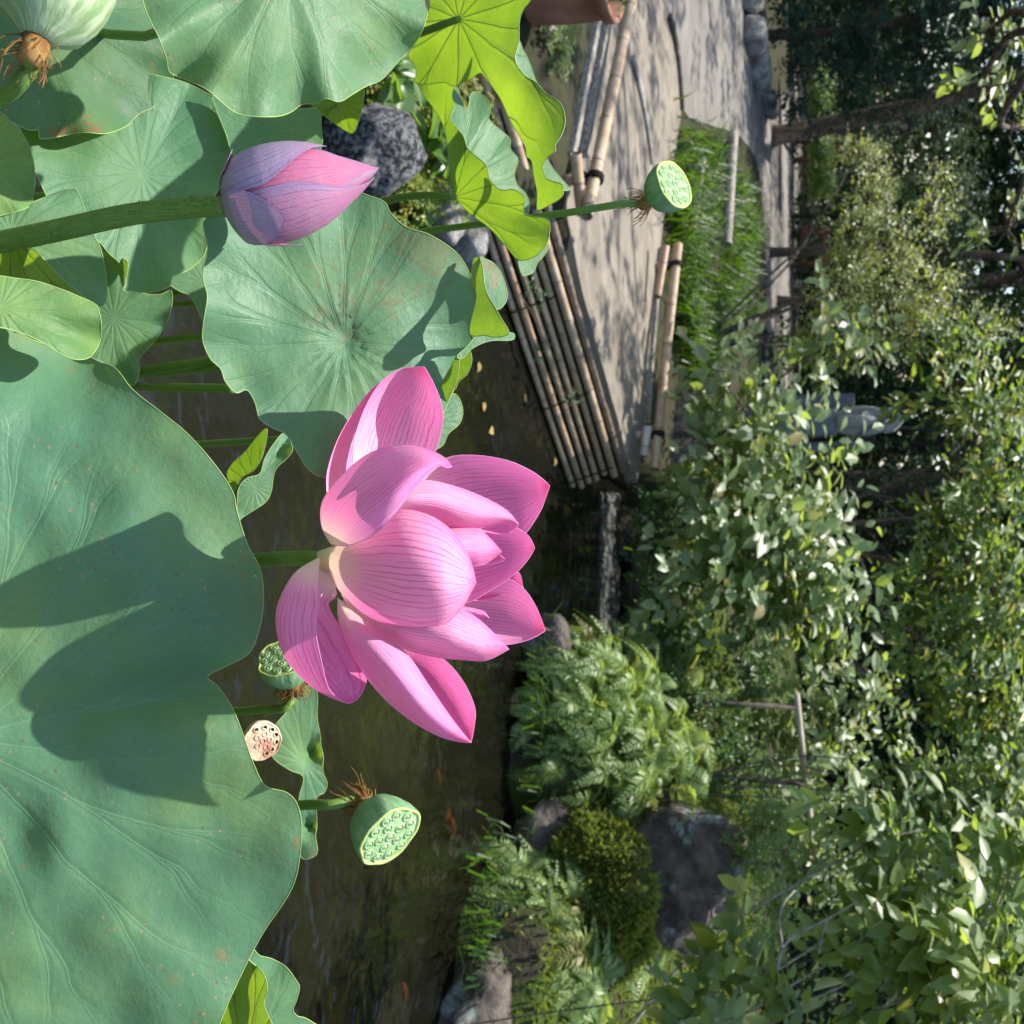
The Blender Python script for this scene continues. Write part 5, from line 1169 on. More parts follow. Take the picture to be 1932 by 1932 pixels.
F_GREY = m_foliage('leaf_grey_green', (0.034, 0.068, 0.020), (0.21, 0.28, 0.125), (0.24, 0.24, 0.05), .08, .42, .55, .36)
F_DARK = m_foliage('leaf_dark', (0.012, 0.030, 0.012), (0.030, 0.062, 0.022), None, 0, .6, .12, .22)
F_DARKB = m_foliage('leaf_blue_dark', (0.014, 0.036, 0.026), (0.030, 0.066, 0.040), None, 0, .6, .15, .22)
F_MID = m_foliage('leaf_mid', (0.030, 0.075, 0.018), (0.075, 0.150, 0.040), None, 0, .42, .4, .35)
F_YEL = m_foliage('leaf_yellow_green', (0.045, 0.100, 0.020), (0.155, 0.225, 0.060), (0.44, 0.38, 0.06), .16, .42, .5, .38)  # share of yellow leaves: sunlit clusters put into the leaf colour
F_AZA = m_foliage('leaf_azalea', (0.050, 0.090, 0.022), (0.24, 0.28, 0.11), (0.36, 0.34, 0.06), .15, .42, .55, .38)
F_HEDGE = m_foliage('leaf_hedge', (0.065, 0.13, 0.02), (0.13, 0.22, 0.04), None, 0, .42, .4, .38)
F_LIME = m_foliage('leaf_lime', (0.10, 0.17, 0.02), (0.22, 0.28, 0.03), (0.35, 0.27, 0.02), .2, .42, .4, .42)
F_BIG = m_foliage('leaf_dogwood', (0.060, 0.115, 0.030), (0.18, 0.25, 0.09), None, 0, .46, .5, .40)
F_BIGO = m_foliage('leaf_dogwood_single', (0.045, 0.090, 0.024), (0.24, 0.31, 0.125), (0.30, 0.31, 0.05), .14, .42, .55, .40, obj=True)
F_GREYO = m_foliage('leaf_grey_single', (0.050, 0.095, 0.034), (0.23, 0.30, 0.145), (0.24, 0.18, 0.05), .06, .42, .55, .36, obj=True)
F_FERN = m_foliage('fern_green', (0.075, 0.130, 0.034), (0.17, 0.25, 0.085), None, 0, .5, .3, .40)
F_FERNO = m_foliage('fern_frond', (0.09, 0.155, 0.04), (0.27, 0.36, 0.14), (0.20, 0.18, 0.05), .04, .45, .45, .32, obj=True)
F_GRASS = m_foliage('grass_green', (0.014, 0.040, 0.006), (0.055, 0.115, 0.016), (0.14, 0.15, 0.05), .08, .45, .35, .40)
F_MOSS = m_foliage('moss_green', (0.060, 0.095, 0.018), (0.165, 0.205, 0.050), None, 0, .8, .1, .30)

# --- the grey green shrub in the middle of the garden
c = PY(1200, 1010, 6.4)
shrub('broadleaf_shrub', 'grey green broad leaved shrub spreading in front of the statue', 'shrub', (c[0] + .1, 6.3, BANK),
      [B(1390, 760, 6.0, 70, 90, 46), B(1420, 880, 5.9, 110, 90, 62), B(1400, 1000, 5.7, 100, 100, 74), B(1480, 1080, 5.8, 90, 100, 60), B(1500, 930, 6.1, 80, 80, 40), B(1340, 1110, 5.6, 70, 110, 50), B(1530, 1180, 5.9, 80, 90, 44), B(1560, 650, 6.6, 70, 60, 26)],
      0.145, .62, F_GREY, .30, 6, M_BARK, .012, indiv=290, obj_mat=F_GREYO)
shrub('broadleaf_shrub', 'yellow green shrub with sunlit tips standing above the statue', 'shrub', (PY(1500, 1050, 7.6)[0], 7.6, BANK + .1),
      [B(1790, 720, 7.8, 90, 90, 70), B(1880, 830, 7.6, 90, 110, 90), B(1840, 970, 7.4, 80, 90, 80), B(1780, 1090, 7.3, 90, 80, 70), B(1890, 1120, 7.2, 90, 110, 90), B(1860, 1290, 7.0, 100, 100, 90), B(1740, 1230, 7.0, 60, 60, 34), B(1800, 1420, 7.0, 80, 90, 60), B(1920, 1450, 7.0, 60, 100, 50)],
      0.125, .46, F_YEL, .28, 7, M_BARK, .022)
shrub('azalea_shrub', 'airy small leaved azalea with yellow tips beside the far path', 'shrub', (PY(1450, 640, 8.2)[0], 8.2, BANK),
      [B(1620, 290, 8.8, 34, 30, 60), B(1640, 370, 8.7, 40, 44, 90), B(1610, 450, 8.4, 50, 50, 130), B(1600, 550, 8.2, 70, 60, 190), B(1690, 470, 8.4, 50, 60, 110), B(1760, 380, 8.6, 30, 60, 60), B(1560, 640, 8.0, 70, 60, 170), B(1680, 610, 8.1, 80, 60, 190), B(1760, 560, 8.2, 50, 60, 90), B(1840, 610, 8.2, 60, 24, 50)],
      0.055, .55, F_AZA, .14, 8, M_BARK, .014, tmpl=1)
# --- right: dogwood like branches reaching in
dg = shrub('dogwood_shrub', 'large leaved shrub with pale grey branches reaching out from the right bank', 'shrub', (2.75, 3.6, H(2.75, 3.6)),
      [B(1640, 1590, 3.6, 60, 60, 16), B(1740, 1660, 3.5, 80, 80, 26), B(1660, 1760, 3.3, 80, 80, 28), B(1800, 1780, 3.2, 90, 90, 34), B(1700, 1880, 3.1, 90, 80, 34), B(1870, 1890, 3.0, 90, 90, 34), B(1900, 1650, 3.5, 60, 90, 26)],
      0.115, .58, F_BIG, .22, 6, M_BARKP, .007, indiv=295, obj_mat=F_BIGO, droop=.5)
bare_branch(dg, 'bare_branch', [[(1466, 1830, 3.0), (1476, 1790, 3.02), (1500, 1765, 3.05), (1560, 1735, 3.1), (1620, 1700, 3.2)], [(1476, 1790, 3.02), (1470, 1740, 3.03), (1478, 1705, 3.05), (1500, 1680, 3.1)], [(1560, 1735, 3.1), (1550, 1765, 3.1), (1545, 1800, 3.08)]], .0055, m_simple('twig_bark', (.13, .115, .10), (.26, .235, .20), 30, .85, .1, .5, .004))
shrub('dogwood_shrub', 'low shrub of dark pointed leaves in front of the mossy mound', 'shrub', (2.25, 3.35, H(2.25, 3.35)),
      [B(1375, 1770, 3.25, 40, 44, 11), B(1350, 1870, 3.1, 50, 60, 16), B(1440, 1900, 3.1, 50, 50, 14), B(1300, 1940, 3.0, 30, 40, 8)],
      0.105, .60, F_BIG, .16, 6, M_BARK, .004, indiv=290, obj_mat=F_BIGO, droop=.55)
shrub('round_leaf_shrub', 'bright shrub of small round shiny leaves behind the handrail', 'shrub', (PY(1600, 1560, 5.0)[0], 5.2, H(PY(1600, 1560, 5.0)[0], 5.2)),
      [B(1700, 1500, 5.0, 60, 60, 60), B(1790, 1520, 5.0, 60, 70, 70), B(1850, 1600, 4.8, 60, 70, 70), B(1680, 1580, 5.2, 60, 50, 44), B(1900, 1500, 5.0, 50, 60, 50), B(1590, 1480, 5.4, 40, 40, 22)],
      0.075, .75, F_GREY, .17, 7, M_BARK, .005)
shrub('trailing_shrub', 'tangle of pale green leaves trailing over the bank under the handrail', 'shrub', (PY(1430, 1500, 5.8)[0], 5.9, H(PY(1430, 1500, 5.8)[0], 5.9)),
      [B(1460, 1330, 5.9, 70, 70, 60), B(1440, 1440, 5.8, 60, 60, 50), B(1490, 1540, 5.6, 50, 60, 46), B(1540, 1640, 5.4, 40, 60, 36), B(1560, 1390, 5.9, 50, 60, 34), B(1620, 1330, 6.1, 60, 40, 26)],
      0.085, .66, F_GREY, .18, 7, M_BARK, .005)
# --- low dark cover between inlet and shrubs
for lab, bl, mt, ll in [('dark leafy groundcover above the wet slab', [B(1240, 990, 6.3, 40, 60, 70), B(1245, 1080, 6.2, 50, 60, 80), B(1240, 1180, 6.0, 50, 60, 80), B(1300, 940, 6.4, 40, 50, 50)], F_MID, .07),
                        ('mid green ivy cover between the ferns and the grey shrub', [B(1290, 1270, 5.6, 60, 60, 120), B(1340, 1370, 5.5, 60, 60, 120), B(1390, 1470, 5.5, 40, 60, 90), B(1400, 1250, 5.7, 50, 60, 80)], F_MID, .05),
                        ('small leaved ground cover behind the big lichened rock', [B(1420, 1600, 5.0, 30, 70, 100), B(1450, 1720, 4.6, 40, 60, 90), B(1440, 1560, 5.0, 40, 40, 60)], F_FERN, .04)]:
    shrub('groundcover_plant', lab, 'ground cover', (bl[0][0][0], bl[0][0][1], H(bl[0][0][0], bl[0][0][1])), bl, ll, .6, mt, ll * 2, 7, M_BARK, .0035, tmpl=1)
# --- hedge and dark trees at the back
shrub('clipped_hedge', 'low bright green clipped hedge behind the kerb stones', 'hedge', (PY(1530, 250, 15)[0], 15, BANK),
      [B(1548, 150 + 26 * i, 15 + .0 * i, 22, 20, 120, 30) for i in range(9)], .06, .6, F_HEDGE, .10, 7, M_BARK, .012, tmpl=1)

def tree(label, base, h, crown, leaf_len, mat, r0, bark, n_leaf_tw, lean=(0, 0), group=None, per=7, tmpl=1, name='tree', cat='tree', fork=True):
    """tapered trunk with limbs, crown of leaf clumps; crown = list of (dx, dy, z, rx, ry, rz)"""
    base = np.asarray(base, float); th = thing(name, base, label, cat, group)
    mb = MB(); top = base + np.array([lean[0], lean[1], h])
    pts = cr([base - [0, 0, .1], base + (top - base) * .35 + rng.normal(0, .02, 3) * h, base + (top - base) * .7 + rng.normal(0, .03, 3) * h, top], 7)
    tube(mb, pts, np.linspace(r0 * 1.15, r0 * .35, len(pts)) * np.array([1.25] + [1.0] * (len(pts) - 1)), 12)
    blobs = [(base + np.array([dx, dy, z]), np.array([rx, ry, rz]), int(n_leaf_tw)) for dx, dy, z, rx, ry, rz in crown]
    for c, rad, nt in blobs:
        k0 = pts[min(len(pts) - 1, int(len(pts) * min(.95, max(.35, (c[2] - base[2]) / h * .8))))]
        q = cr([k0, (k0 + c) / 2 + np.array([0, 0, -.1]), c], 5); tube(mb, q, np.linspace(r0 * .35, r0 * .1, len(q)), 7)
    mb.build('trunk', bark, th)
    pos, d, up, sz, tw = twig_leaves(blobs, leaf_len * 2.2, per, leaf_len)
    mb = MB(); add_leaves(mb, pos, d, up, sz, .55, rng.uniform(0, 1, len(pos)), *((SMALL, SMALL_F) if tmpl else (LEAF, LEAF_F)))
    tag(mb.build('crown', mat, th, False), kind='stuff')
    return th
def crownset(w, z0, z1, n, seed, dep=1.0):
    rs = np.random.default_rng(seed)
    return [(rs.uniform(-w, w), rs.uniform(-dep, dep), rs.uniform(z0, z1), rs.uniform(.5, .9), rs.uniform(.5, .8), rs.uniform(.4, .7)) for _ in range(n)]
b = PY(1470, 60, 12.5); b[2] = BANK
tree('dense dark conifer like evergreen beside the paved path', b, 3.6, [(x, y, z, .75, .7, .6) for z in (.75, 1.4, 2.1, 2.8, 3.5) for x, y in ((-.75, 0), (.0, -.25), (.62, .1), (-.2, .5))], .10, F_DARKB, .06, M_BARK, 150, per=8, name='evergreen_tree')
b = PY(1560, 246, 13.8); b[2] = BANK
tp = PY(1850, 180, 15.6)
tree('slender reddish trunk tree rising behind the clipped hedge', b, 5.4, [(x, y + .6, z, .9, .8, .6) for x, y, z in ((-1.0, .8, 4.6), (-.3, .9, 5.2), (-1.6, 1.2, 5.4))], .11, F_DARK, .115, m_simple('sunlit_bark', (0.13, 0.085, 0.055), (0.28, 0.20, 0.14), 14, 0.9, 0.1, 0.9, 0.02, stretch=(1, 1, .25)), 110, lean=(-1.05, 0), name='pine_tree')  # lighter copy of the reddish bark: sunlight put into the colour
for lab, px, Y, hh2, seed in [('dark leafy tree behind the azalea with a pale trunk', 468, 13.5, 5.2, 3), ('shaded tree with several trunks behind the yellow green shrub', 560, 14.5, 5.4, 5)]:
    b = PY(1540, px, Y); b[2] = BANK
    tree(lab, b, hh2, crownset(1.9, 1.8, 5.4, 12, seed), .11, F_DARK, .06, M_BARKR, 130, lean=(.2, 0), name='evergreen_tree')
# the wall of wood behind everything: single trees
SPOT = [(-11, 21), (-7.5, 22), (-4.2, 20), (-1.2, 21), (1.6, 19), (4.6, 20), (7.6, 19), (10.8, 21), (3.0, 13.5), (6.2, 12.0), (9.2, 14), (-.4, 15.5), (12, 16)]
LBL = ['broad dark tree at the left end of the wood', 'dark tree behind the conifer', 'dark tree behind the reddish trunk', 'dark tree behind the statue', 'dark tree in the middle of the wood behind the yellow green shrub', 'dark tree behind the round leaf shrub', 'dark tree at the right of the wood', 'dark tree at the far right of the wood', 'shaded tree just behind the statue stones', 'shaded tree behind the handrail', 'shaded tree behind the large leaved shrub', 'low shaded tree between the fence and the statue', 'tall shaded tree beyond the right bank']
for i, (x, y) in enumerate(SPOT):
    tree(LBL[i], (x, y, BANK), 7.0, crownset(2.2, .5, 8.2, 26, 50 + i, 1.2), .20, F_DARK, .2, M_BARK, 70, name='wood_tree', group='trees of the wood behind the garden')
n = 60000
xs = rng.uniform(-26, 26, n); zs = 18 * rng.uniform(0, 1, n) ** 1.2; ys = 22.5 + 2.5 * rng.uniform(0, 1, n) + .03 * xs ** 2 * .3 + 1.2 * np.sin(xs * .8 + zs * .5)
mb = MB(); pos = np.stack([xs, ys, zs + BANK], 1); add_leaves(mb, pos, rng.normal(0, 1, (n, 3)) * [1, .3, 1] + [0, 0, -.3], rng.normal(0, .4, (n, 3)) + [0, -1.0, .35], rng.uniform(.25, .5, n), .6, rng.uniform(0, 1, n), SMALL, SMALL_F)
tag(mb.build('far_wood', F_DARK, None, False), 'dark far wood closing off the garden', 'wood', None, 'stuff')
# low dark undergrowth in front of it
for lab, x0, x1, y0 in [('dark undergrowth behind the clipped hedge', -9, -2.2, 17.2), ('dark undergrowth behind the statue', -1.8, 4.0, 13.2), ('dark undergrowth behind the shrubs of the right bank', 3.6, 9.5, 10.2)]:
    bl = [(np.array([x, y0 + rng.uniform(-.5, .5), z]), np.array([.8, .6, .6]), 90) for x in np.arange(x0, x1, .9) for z in (.7, 1.6, 2.6)]
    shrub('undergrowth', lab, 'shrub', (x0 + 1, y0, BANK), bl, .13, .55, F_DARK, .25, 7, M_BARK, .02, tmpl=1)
# tree over the path: its crown hangs above the picture and dapples the ground
b = np.array([-5.2, 6.6, BANK])
tree('tree whose high crown hangs over the earth path and shades it', b, 6.4, [(x, y, z + 2.3, .55, .5, .35) for x, y, z in ((.2, -.6, 3.4), (.9, -.8, 3.6), (1.6, -.3, 3.5), (2.3, .2, 3.7), (2.7, .8, 3.9), (1.2, .7, 3.7), (.4, .2, 3.5), (.3, 1.2, 3.8), (-.5, .5, 3.7), (-.6, 1.6, 3.9))], .13, F_MID, .10, M_BARK, 40, lean=(.6, .3), name='overhanging_tree')

tree('dense tree whose high crown shades the paved path', (-8.8, 10.0, BANK), 6.5, [(x, y, 5.6 + .3 * math.sin(x * 3 + y), .8, .8, .4) for x in (.8, 1.9, 2.9) for y in (-1.6, -.5, .6, 1.7, 2.8)], .16, F_MID, .10, M_BARK, 44, name='overhanging_tree')

# ------------------------------------------------------------------ ferns
def frond_mesh(nm, L, seed):
    rs = np.random.default_rng(seed); mb = MB(); n = 25
    ar = np.linspace(0, 1, n); cx = L * (ar - .22 * ar ** 3); cz = .42 * L * np.sin(ar * 2.2) - .62 * L * ar ** 2.4
    mb2 = [np.array([cx[i], 0.03 * L * math.sin(i * .25 + seed), cz[i]]) for i in range(n)]
    tube(mb, mb2, np.linspace(.0020, .0006, n), 4)
    for i in range(3, n):
        w = L * .21 * math.sin(math.pi * min(1, (i + 1) / (n + .5)) ** .75) + .005
        td = mb2[i] - mb2[i - 1]; td /= np.linalg.norm(td)
        for sg in (-1, 1):
            p = mb2[i]; d = td * .45 + np.array([0, sg, 0]) + np.array([0, 0, -.16 + rs.normal(0, .14)]); d /= np.linalg.norm(d); s = td - d * np.dot(td, d); s /= np.linalg.norm(s)
            ww = L * .0145
            V = [p, p + d * w * .35 + s * ww, p + d * w * .35 - s * ww, p + d * w * .75 + s * ww * .8 + [0, 0, -.003], p + d * w * .75 - s * ww * .8 + [0, 0, -.003], p + d * w + s * ww + [0, 0, -.008]]
            mb.add(V, [(0, 2, 1), (1, 2, 4, 3), (3, 4, 5)])
    return mb.mesh(nm, F_FERNO, False)
FR = [frond_mesh('frond', .28, 1), frond_mesh('frond', .24, 2), frond_mesh('frond', .20, 3)]
def fern(label, base, n, spread=1.0, lean=(0, -0.3), sc=1.0, seed=0):
    rs = np.random.default_rng(seed); th = thing('fern', base, label, 'fern', 'ferns on the right bank')
    for i in range(n):
        o = bpy.data.objects.new('frond', FR[i % 3]); COL.objects.link(o); o.parent = th
        a = rs.uniform(0, 6.283); el = rs.uniform(-.30, 1.25)
        d = np.array([math.cos(a) * math.cos(el) + lean[0], math.sin(a) * math.cos(el) + lean[1], math.sin(el)])
        az = math.atan2(d[1], d[0]); e2 = math.atan2(d[2], math.hypot(d[0], d[1]))
        o.rotation_euler = (rs.normal(0, .75), -e2, az); s = sc * rs.uniform(.65, 1.15); o.scale = (s, s, s)
        o.location = (rs.normal(0, .05) * spread, rs.normal(0, .04) * spread, rs.uniform(-.02, .09))
    return th
def fern_mound(core_label, c, rad, labels, nf, seed, sc):
    """an earth hump overgrown by ferns: the hump is one thing, every fern on it another"""
    c = np.asarray(c, float); rad = np.asarray(rad, float)
    rock('earth_mound', c, rad * .80, M_MOSSBED, core_label, 'mound', seed=seed, rough=.12)
    rs = np.random.default_rng(seed); n = len(labels)
    for i, lab in enumerate(labels):
        # spread over the side that faces the pond and the top
        u = (i + .5) / n; el = math.asin(.02 + .95 * ((i * .618) % 1.0)); az = -math.pi / 2 + (u - .5) * 3.6
        d = np.array([math.cos(az) * math.cos(el), math.sin(az) * math.cos(el), math.sin(el)])
        p = c + d * rad * .84
        th = thing('fern', p, lab, 'fern', 'ferns on the right bank')
        for k2 in range(nf):
            o = bpy.data.objects.new('frond', FR[(i + k2) % 3]); COL.objects.link(o); o.parent = th
            a2 = rs.uniform(0, 6.283); X, Y, _ = frame_of(d); q = d * rs.uniform(.15, .9) + (X * math.cos(a2) + Y * math.sin(a2)) * .9 + np.array([0, 0, .25])
            azf = math.atan2(q[1], q[0]); e2 = math.atan2(q[2], math.hypot(q[0], q[1]))
            o.rotation_euler = (rs.normal(0, .5), -e2 * .8, azf); s2 = sc * rs.uniform(.6, 1.1); o.scale = (s2, s2, s2)
            o.location = [float(v) for v in (X * math.cos(a2) + Y * math.sin(a2)) * rs.uniform(0, .10) + d * rs.uniform(-.03, .03)]
M_MOSSBED = m_simple('moss_bed', (0.030, 0.040, 0.010), (0.075, 0.090, 0.02), 40, .95, .05, .9, .02)
W1 = ['at the water end of the first fern mound', 'low on the first fern mound over the dark water', 'on the pond face of the first fern mound', 'high on the shoulder of the first fern mound', 'crowning the first fern mound', 'in the middle of the first fern mound', 'on the first fern mound facing the flat rock', 'at the foot of the first fern mound near the flat rock', 'on the rim of the first fern mound below the ivy', 'between the first fern mound and the lichened rock', 'hanging lowest from the first fern mound', 'on the first fern mound facing the wet slab', 'on the back of the first fern mound', 'at the top edge of the first fern mound']
W2 = [w.replace('first', 'second').replace('the wet slab', 'the flower').replace('ivy', 'moss cushion').replace('the lichened rock', 'the yellow mossed rock') for w in W1]
for q in (W1, W2):
    for i in range(len(q)): q[i] = ('feathery bright fern ' if i % 2 else 'pale drooping fern ') + q[i]
c1 = PY(1095, 1378, 5.15); c2 = PY(985, 1778, 4.5)
fern_mound('dark earth hump under the ferns left of the flat rock', (c1[0], c1[1] - .02, .12), (.48, .42, .52), W1, 30, 71, 1.15)
fern_mound('dark earth hump under the ferns right of the flat rock', (c2[0], c2[1] + .02, .06), (.36, .36, .46), W2, 38, 72, 1.15)
FE = [('single arching fern beside the ivy', (1235, 1400), .62, 24, 1.2), ('fern at the inner end of the inlet', (1165, 1270), .34, 30, 1.1), ('feathery fern under the dark pointed shrub', (1110, 1890), .34, 46, 1.2), ('low fern at the corner of the yellow mossed rock', (1010, 1920), .2, 34, 1.1), ('fern beside the moss mound', (1150, 1830), .42, 40, 1.1), ('fern behind the flat grey rock', (1130, 1590), .34, 36, 1.1)]
for i, (lab, (px, py), z, n, s) in enumerate(FE):
    c = G(px, py, z); fern(lab, (c[0], c[1], z), n, 2.0, (0, -.25), s, 100 + i)
for i, (lab, px, py) in enumerate([('broad fern covering the very top of the second fern mound', 1010, 1748), ('broad fern beside the topmost one on the second fern mound', 1000, 1815)]):
    c = PY(px, py, 4.45); fern(lab, c, 40, 2.4, (0, -.2), 1.15, 140 + i)

# ------------------------------------------------------------------ moss, grass, small plants
def moss_mound(label, c, rad, n, seed):
    o = rock('moss_mound', c, rad, M_MOSSBED, label, 'moss mound', seed=seed, rough=.22)
    rs = np.random.default_rng(seed); vv = np.array([v.co[:] for v in o.data.vertices]); vn = np.array([v.normal[:] for v in o.data.vertices])
    w8 = np.where((vn[:, 2] > -.25) & (vn[:, 1] < .6), .35 + np.clip([nz(p, 6) for p in vv], -.3, .6), 0); ix = rs.choice(len(vv), n, p=w8 / w8.sum()); q = vn[ix]
    pos = np.array(c) + vv[ix] + rs.normal(0, .012, (n, 3)); d = q + rs.normal(0, .5, (n, 3)); up = rs.normal(size=(n, 3)) + [0, 0, .5]
    mb = MB(); add_leaves(mb, pos, d, up, rs.uniform(.014, .04, n), .6, rs.uniform(0, 1, n), SMALL, SMALL_F); t = mb.build('moss_tufts', F_MOSS, None, False)
    t.parent = o; t.matrix_parent_inverse = Matrix.Translation(-o.location); tag(t, kind='stuff')
c = PY(1195, 1708, 4.62); moss_mound('rounded yellow green moss mound in front of the lichened rock', (c[0], c[1], .44), (.33, .28, .33), 9000, 5)
c = G(1180, 1890, .42); moss_mound('lower moss cushion beside the dark pointed shrub', (c[0], c[1], .34), (.30, .28, .2), 3000, 6)

nm = 30000; q = []
while len(q) < nm:
    c2 = np.stack([rng.uniform(-.2, 3.2, 4000), rng.uniform(3.4, 8, 4000)], 1); q += list(c2[~inpoly(c2, POND)])
q = np.array(q[:nm]); hz = ground_h(q); pos = np.stack([q[:, 0], q[:, 1], hz - .005], 1)
mb = MB(); add_leaves(mb, pos, rng.normal(0, .8, (nm, 3)) + [0, 0, .7], rng.normal(0, 1, (nm, 3)), rng.uniform(.02, .05, nm), .6, rng.uniform(0, 1, nm), SMALL, SMALL_F)
tag(mb.build('moss_cover', F_MOSS, None, False), 'moss and small weeds covering the soil of the right bank', 'moss', None, 'stuff')
def grass(name, label, pts, n, L, mat, w=.006, seed=0, arch=.55, cat='grass'):
    rs = np.random.default_rng(seed); mb = MB(); pts = np.asarray(pts)
    idx = rs.integers(0, len(pts), n); sp = pts[idx] + rs.normal(0, 1, (n, 3)) * [.10, .10, 0]
    a = rs.uniform(0, 6.283, n); l = L * rs.uniform(.5, 1.15, n); out = l * arch * rs.uniform(.4, 1.3, n)
    dr = np.stack([np.cos(a), np.sin(a), np.zeros(n)], 1); sd = np.stack([-np.sin(a), np.cos(a), np.zeros(n)], 1)
    V = []; T = [0, .35, .7, 1.0]
    for t in T:
        c = sp + dr * (out * t ** 1.6)[:, None] + np.array([0, 0, 1.0]) * (l * (t - .55 * t ** 2.6))[:, None]
        ww = w * (1 - .9 * t)
        V += [c - sd * ww, c + sd * ww]
    V = np.stack(V, 1); o = mb.n; mb.v.append(V.reshape(-1, 3)); mb.n += n * 8; base = np.arange(n) * 8
    for i in range(3):
        mb.f += list(map(tuple, np.stack([base + 2 * i, base + 2 * i + 1, base + 2 * i + 3, base + 2 * i + 2], 1).tolist())); mb.m += [0] * n
    mb.rnd[0] = (n * 8, np.repeat(rs.uniform(0, 1, n), 8))
    o = mb.build(name, mat, None, False); return tag(o, label, cat, None, 'stuff')
gp = []
for i in range(260):
    px, py = rng.uniform(1262, 1432), rng.uniform(240, 745)
    if px > 1250 + 165 * min(1, (py - 230) / 120) * (1 if py < 620 else max(.25, (760 - py) / 140)): continue
    if nz((px / 60, py / 60, 2)) < -.12: continue
    gp.append(G(px, py, BANK))
grass('sedge_grass', 'arching bright green sedge grass growing between the two paths', gp, 3000, .46, F_GRASS, .0085, 3, .8)
gp = [G(rng.uniform(1085, 1200), rng.uniform(925, 1240), .1) for _ in range(8)] + [G(rng.uniform(985, 1020), rng.uniform(1230, 1560), .1) for _ in range(26)] + [G(rng.uniform(890, 930), rng.uniform(1620, 1860), .1) for _ in range(24)]
grass('shore_grass', 'narrow drooping blades fringing the right shore under the ferns', gp, 260, .24, F_GRASS, .007, 5, 1.1)
# broad leaved waterside plants, each leaf its own
def broadleaf(label, base, n, L, w, seed, mat):
    rs = np.random.default_rng(seed); th = thing('waterside_plant', base, label, 'plant', 'broad leaved plants on the left bank')
    m1 = MB(); S = 9; V = []; 
    for i in range(S):
        t = i / (S - 1); ww = w * (math.sin(math.pi * t ** .75) ** .8 if 0 < t < 1 else 0.0)
        for j, f in enumerate((-1, -.5, 0, .5, 1)): V.append((t, ww * f * .5, .10 * abs(f) * w * 2 - .22 * t * t))
    m1.add(V, grid_faces(S, 5)); me = m1.mesh('leaf', mat); st = MB()
    for i in range(n):
        a = 2.4 * i + rs.normal(0, .3); el = rs.uniform(.35, 1.1); r = rs.uniform(.03, .09)
        p0 = np.array([math.cos(a) * .01, math.sin(a) * .01, 0]); p1 = np.array([math.cos(a) * r, math.sin(a) * r, rs.uniform(.08, .17)])
        tube(st, cr([p0 + base, (p0 + p1) / 2 + base + [0, 0, .02], p1 + base], 4), .0035, 5)
        o = bpy.data.objects.new('leaf', me); COL.objects.link(o); o.parent = th; o.location = p1; o.rotation_euler = (rs.normal(0, .3), -rs.uniform(-.3, .75), a); s = L * rs.uniform(.75, 1.15); o.scale = (s, s, s)
    st.build('leaf_stalks', m_simple('plant_stalk', (.06, .12, .03), (.1, .17, .05), 40), th)
F_WAT = m_foliage('waterside_leaf', (0.055, 0.125, 0.030), (0.11, 0.20, 0.055), None, 0, .35, .5, .35, obj=True)
for i, (lab, px, py) in enumerate([('pale broad leaved plant next to the speckled boulder', 745, 190), ('broad leaved plant above the speckled boulder', 790, 245), ('broad leaved plant under the lit lotus leaves', 805, 310), ('small broad leaved plant at the stones', 775, 375), ('broad leaved plant behind the speckled lotus leaf', 700, 140)]):
    c = GG(px, py); broadleaf(lab, np.array([c[0], c[1], c[2] - .02]), 11, .14, .62, 60 + i, F_WAT)
# low weeds on the left bank and by the pot
gp = [G(rng.uniform(690, 850), rng.uniform(120, 360), .1) for _ in range(60)]
bl = [(GG(px, py) + [0, 0, .02], np.array([.20, .18, .05]), 110) for px, py in ((690, 200), (740, 250), (770, 160), (800, 210), (790, 290), (750, 330), (790, 370), (850, 150), (880, 60), (930, 140), (840, 330))]
shrub('groundcover_plant', 'fine yellow green weeds between the stones of the left bank', 'ground cover', (bl[0][0][0], bl[0][0][1], .05), bl, .025, .7, F_LIME, .05, 7, M_BARK, .003, tmpl=1)
bl = [(G(1035, 60, .3), np.array([.14, .12, .10]), 70), (G(1030, 100, .28), np.array([.10, .10, .08]), 50)]
shrub('fern_tuft', 'feathery green tuft beside the terracotta pot', 'plant', (bl[0][0][0], bl[0][0][1], .2), bl, .035, .7, F_FERN, .06, 8, M_BARK, .004, tmpl=1)
bl = [(pc + np.array([0, 0, .44]), np.array([.14, .14, .10]), 40)]
shrub('potted_plant', 'small leafy plant growing in the terracotta pot', 'plant', (pc[0], pc[1], pc[2] + .30), bl, .05, .6, F_MID, .08, 6, M_BARK, .004, tmpl=1)
bl = [(G(1000 + i * 33, 560 + i * 90, .14) + [0, 0, .0], np.array([.07, .05, .08]), 8) for i in range(3)]
shrub('creeper', 'little green creeper growing through the bamboo wall', 'creeper', (bl[0][0][0], bl[0][0][1], .1), bl, .03, .7, F_MID, .05, 5, M_BARK, .003, tmpl=1)
# overhanging leafy spray in the top corner
shrub('leafy_branch', 'leafy branch hanging in at the upper corner above the dark conifer', 'branch', PY(1990, 60, 4.0), [B(1870, 60, 4.4, 40, 40, 12), B(1850, 160, 4.6, 30, 40, 8), B(1910, 240, 4.8, 30, 40, 8), B(1900, 430, 5.4, 40, 50, 12)], .085, .6, F_GREY, .18, 6, M_BARK, .02)

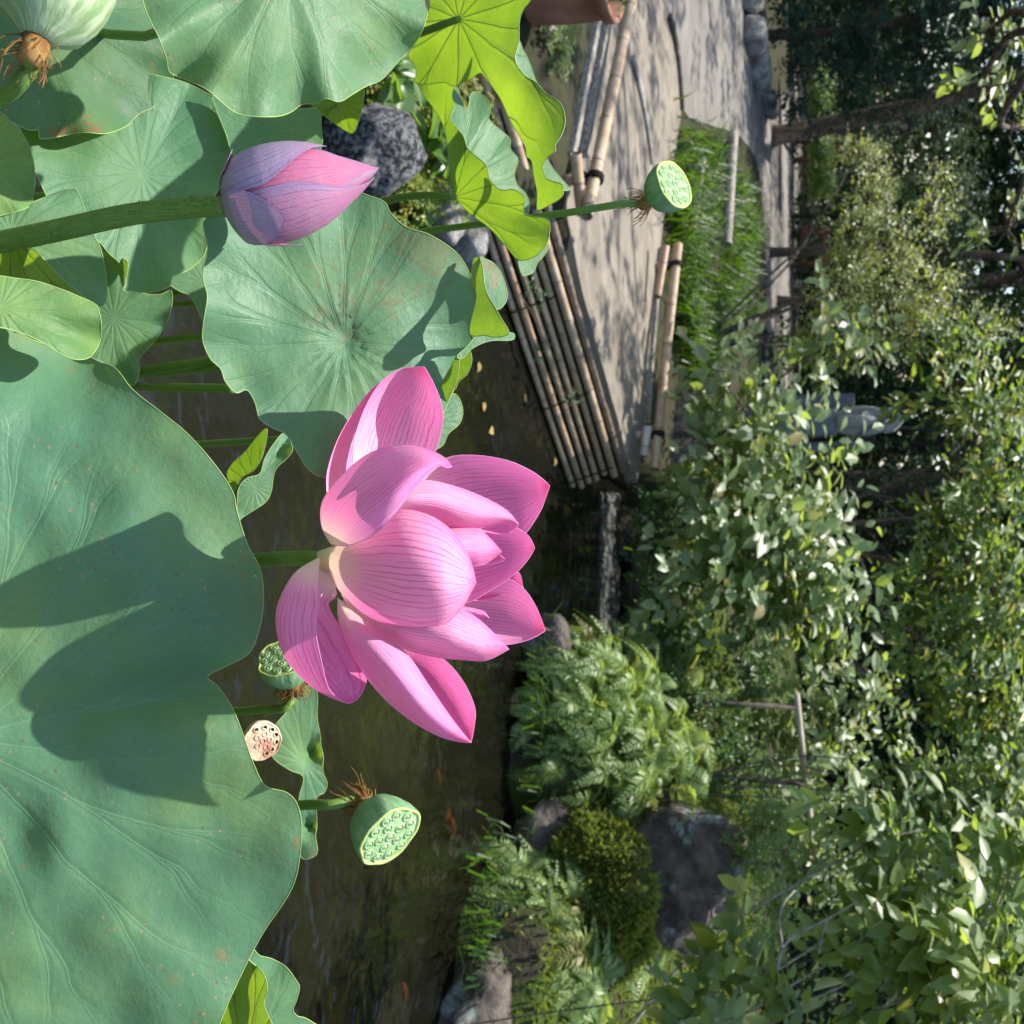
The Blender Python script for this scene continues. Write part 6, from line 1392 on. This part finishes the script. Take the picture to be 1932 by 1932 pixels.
# ------------------------------------------------------------------ fish and fallen leaves
M_FISH = m_simple('orange_fish', (0.62, 0.10, 0.02), (0.72, 0.20, 0.05), 30, .35, .5, .1)
def fish(label, px, py, L, ang):
    c = G(px, py, -0.03); th = thing('goldfish', (c[0], c[1], -.035), label, 'fish', 'orange fish in the pond')
    mb = MB(); S = [(-.5, .02, .02), (-.42, .09, .10), (-.25, .135, .17), (0, .13, .18), (.2, .08, .12), (.35, .035, .05), (.40, .02, .035)]; V = []
    for s, w, h in S:
        for i in range(12): a = 2 * math.pi * i / 12; V.append((s * L, math.cos(a) * w * L + .03 * L * math.sin(s * 5), math.sin(a) * h * L))
    V = np.array(V); R2 = np.array([[math.cos(ang), -math.sin(ang), 0], [math.sin(ang), math.cos(ang), 0], [0, 0, 1]])
    o0 = np.array(th.location)
    mb.add((V @ R2.T) + o0, [(i * 12 + q, i * 12 + (q + 1) % 12, (i + 1) * 12 + (q + 1) % 12, (i + 1) * 12 + q) for i in range(6) for q in range(12)] + [tuple(range(12))[::-1], tuple(72 + q for q in range(12))])
    mb.build('body', M_FISH, th)
    mb = MB(); T = np.array([(.38, .0, .0), (.62, .10, .15), (.55, .05, .0), (.62, -.02, -.15), (.38, .006, 0)]) * L + [0, .03 * L, 0]
    mb.add((T @ R2.T) + o0, [(0, 1, 2), (0, 2, 3)]); mb.add((T @ R2.T) + o0 + [0, 0.002, 0], [(2, 1, 0), (3, 2, 0)]); mb.build('tail_fin', M_FISH, th)
    mb = MB(); T = np.array([(-.2, 0, .15), (.0, .0, .27), (.15, 0, .2), (.12, 0, .12)]) * L; mb.add((T @ R2.T) + o0, [(0, 1, 2, 3)]); mb.build('dorsal_fin', M_FISH, th)
fish('red orange fish swimming in front of the ferns', 853, 1565, .13, .15); fish('small orange fish near the right petals of the flower', 828, 1470, .10, .2)
fish('orange fish at the pond edge near the yellow mossed rock', 763, 1877, .11, .1); fish('faint orange fish deeper behind the red one', 846, 1535, .08, 2.2)
M_FALL = m_simple('fallen_leaf_yellow', (0.16, 0.11, 0.035), (0.26, 0.19, 0.06), 60, .6)
for i, (px, py, lab) in enumerate([(903, 682, 'yellow fallen leaf floating by the mint leaf edge'), (910, 760, 'crumpled yellow fallen leaf floating before the bamboo wall'), (930, 808, 'narrow yellow fallen leaf floating near the flower'), (988, 755, 'small fallen leaf floating at the foot of the bamboo wall'), (1047, 863, 'orange fallen leaf floating at the end of the bamboo wall')]):
    c = G(px, py, .004); mb = MB(); V = LEAF * [.05, .05, .06]; a = rng.uniform(0, 6.28); R2 = np.array([[math.cos(a), -math.sin(a), 0], [math.sin(a), math.cos(a), 0], [0, 0, 1]])
    mb.add((V @ R2.T) + np.array([c[0], c[1], .006]), LEAF_F); tag(mb.build('fallen_leaf', M_FALL), lab, 'fallen leaf', 'fallen leaves floating on the pond')
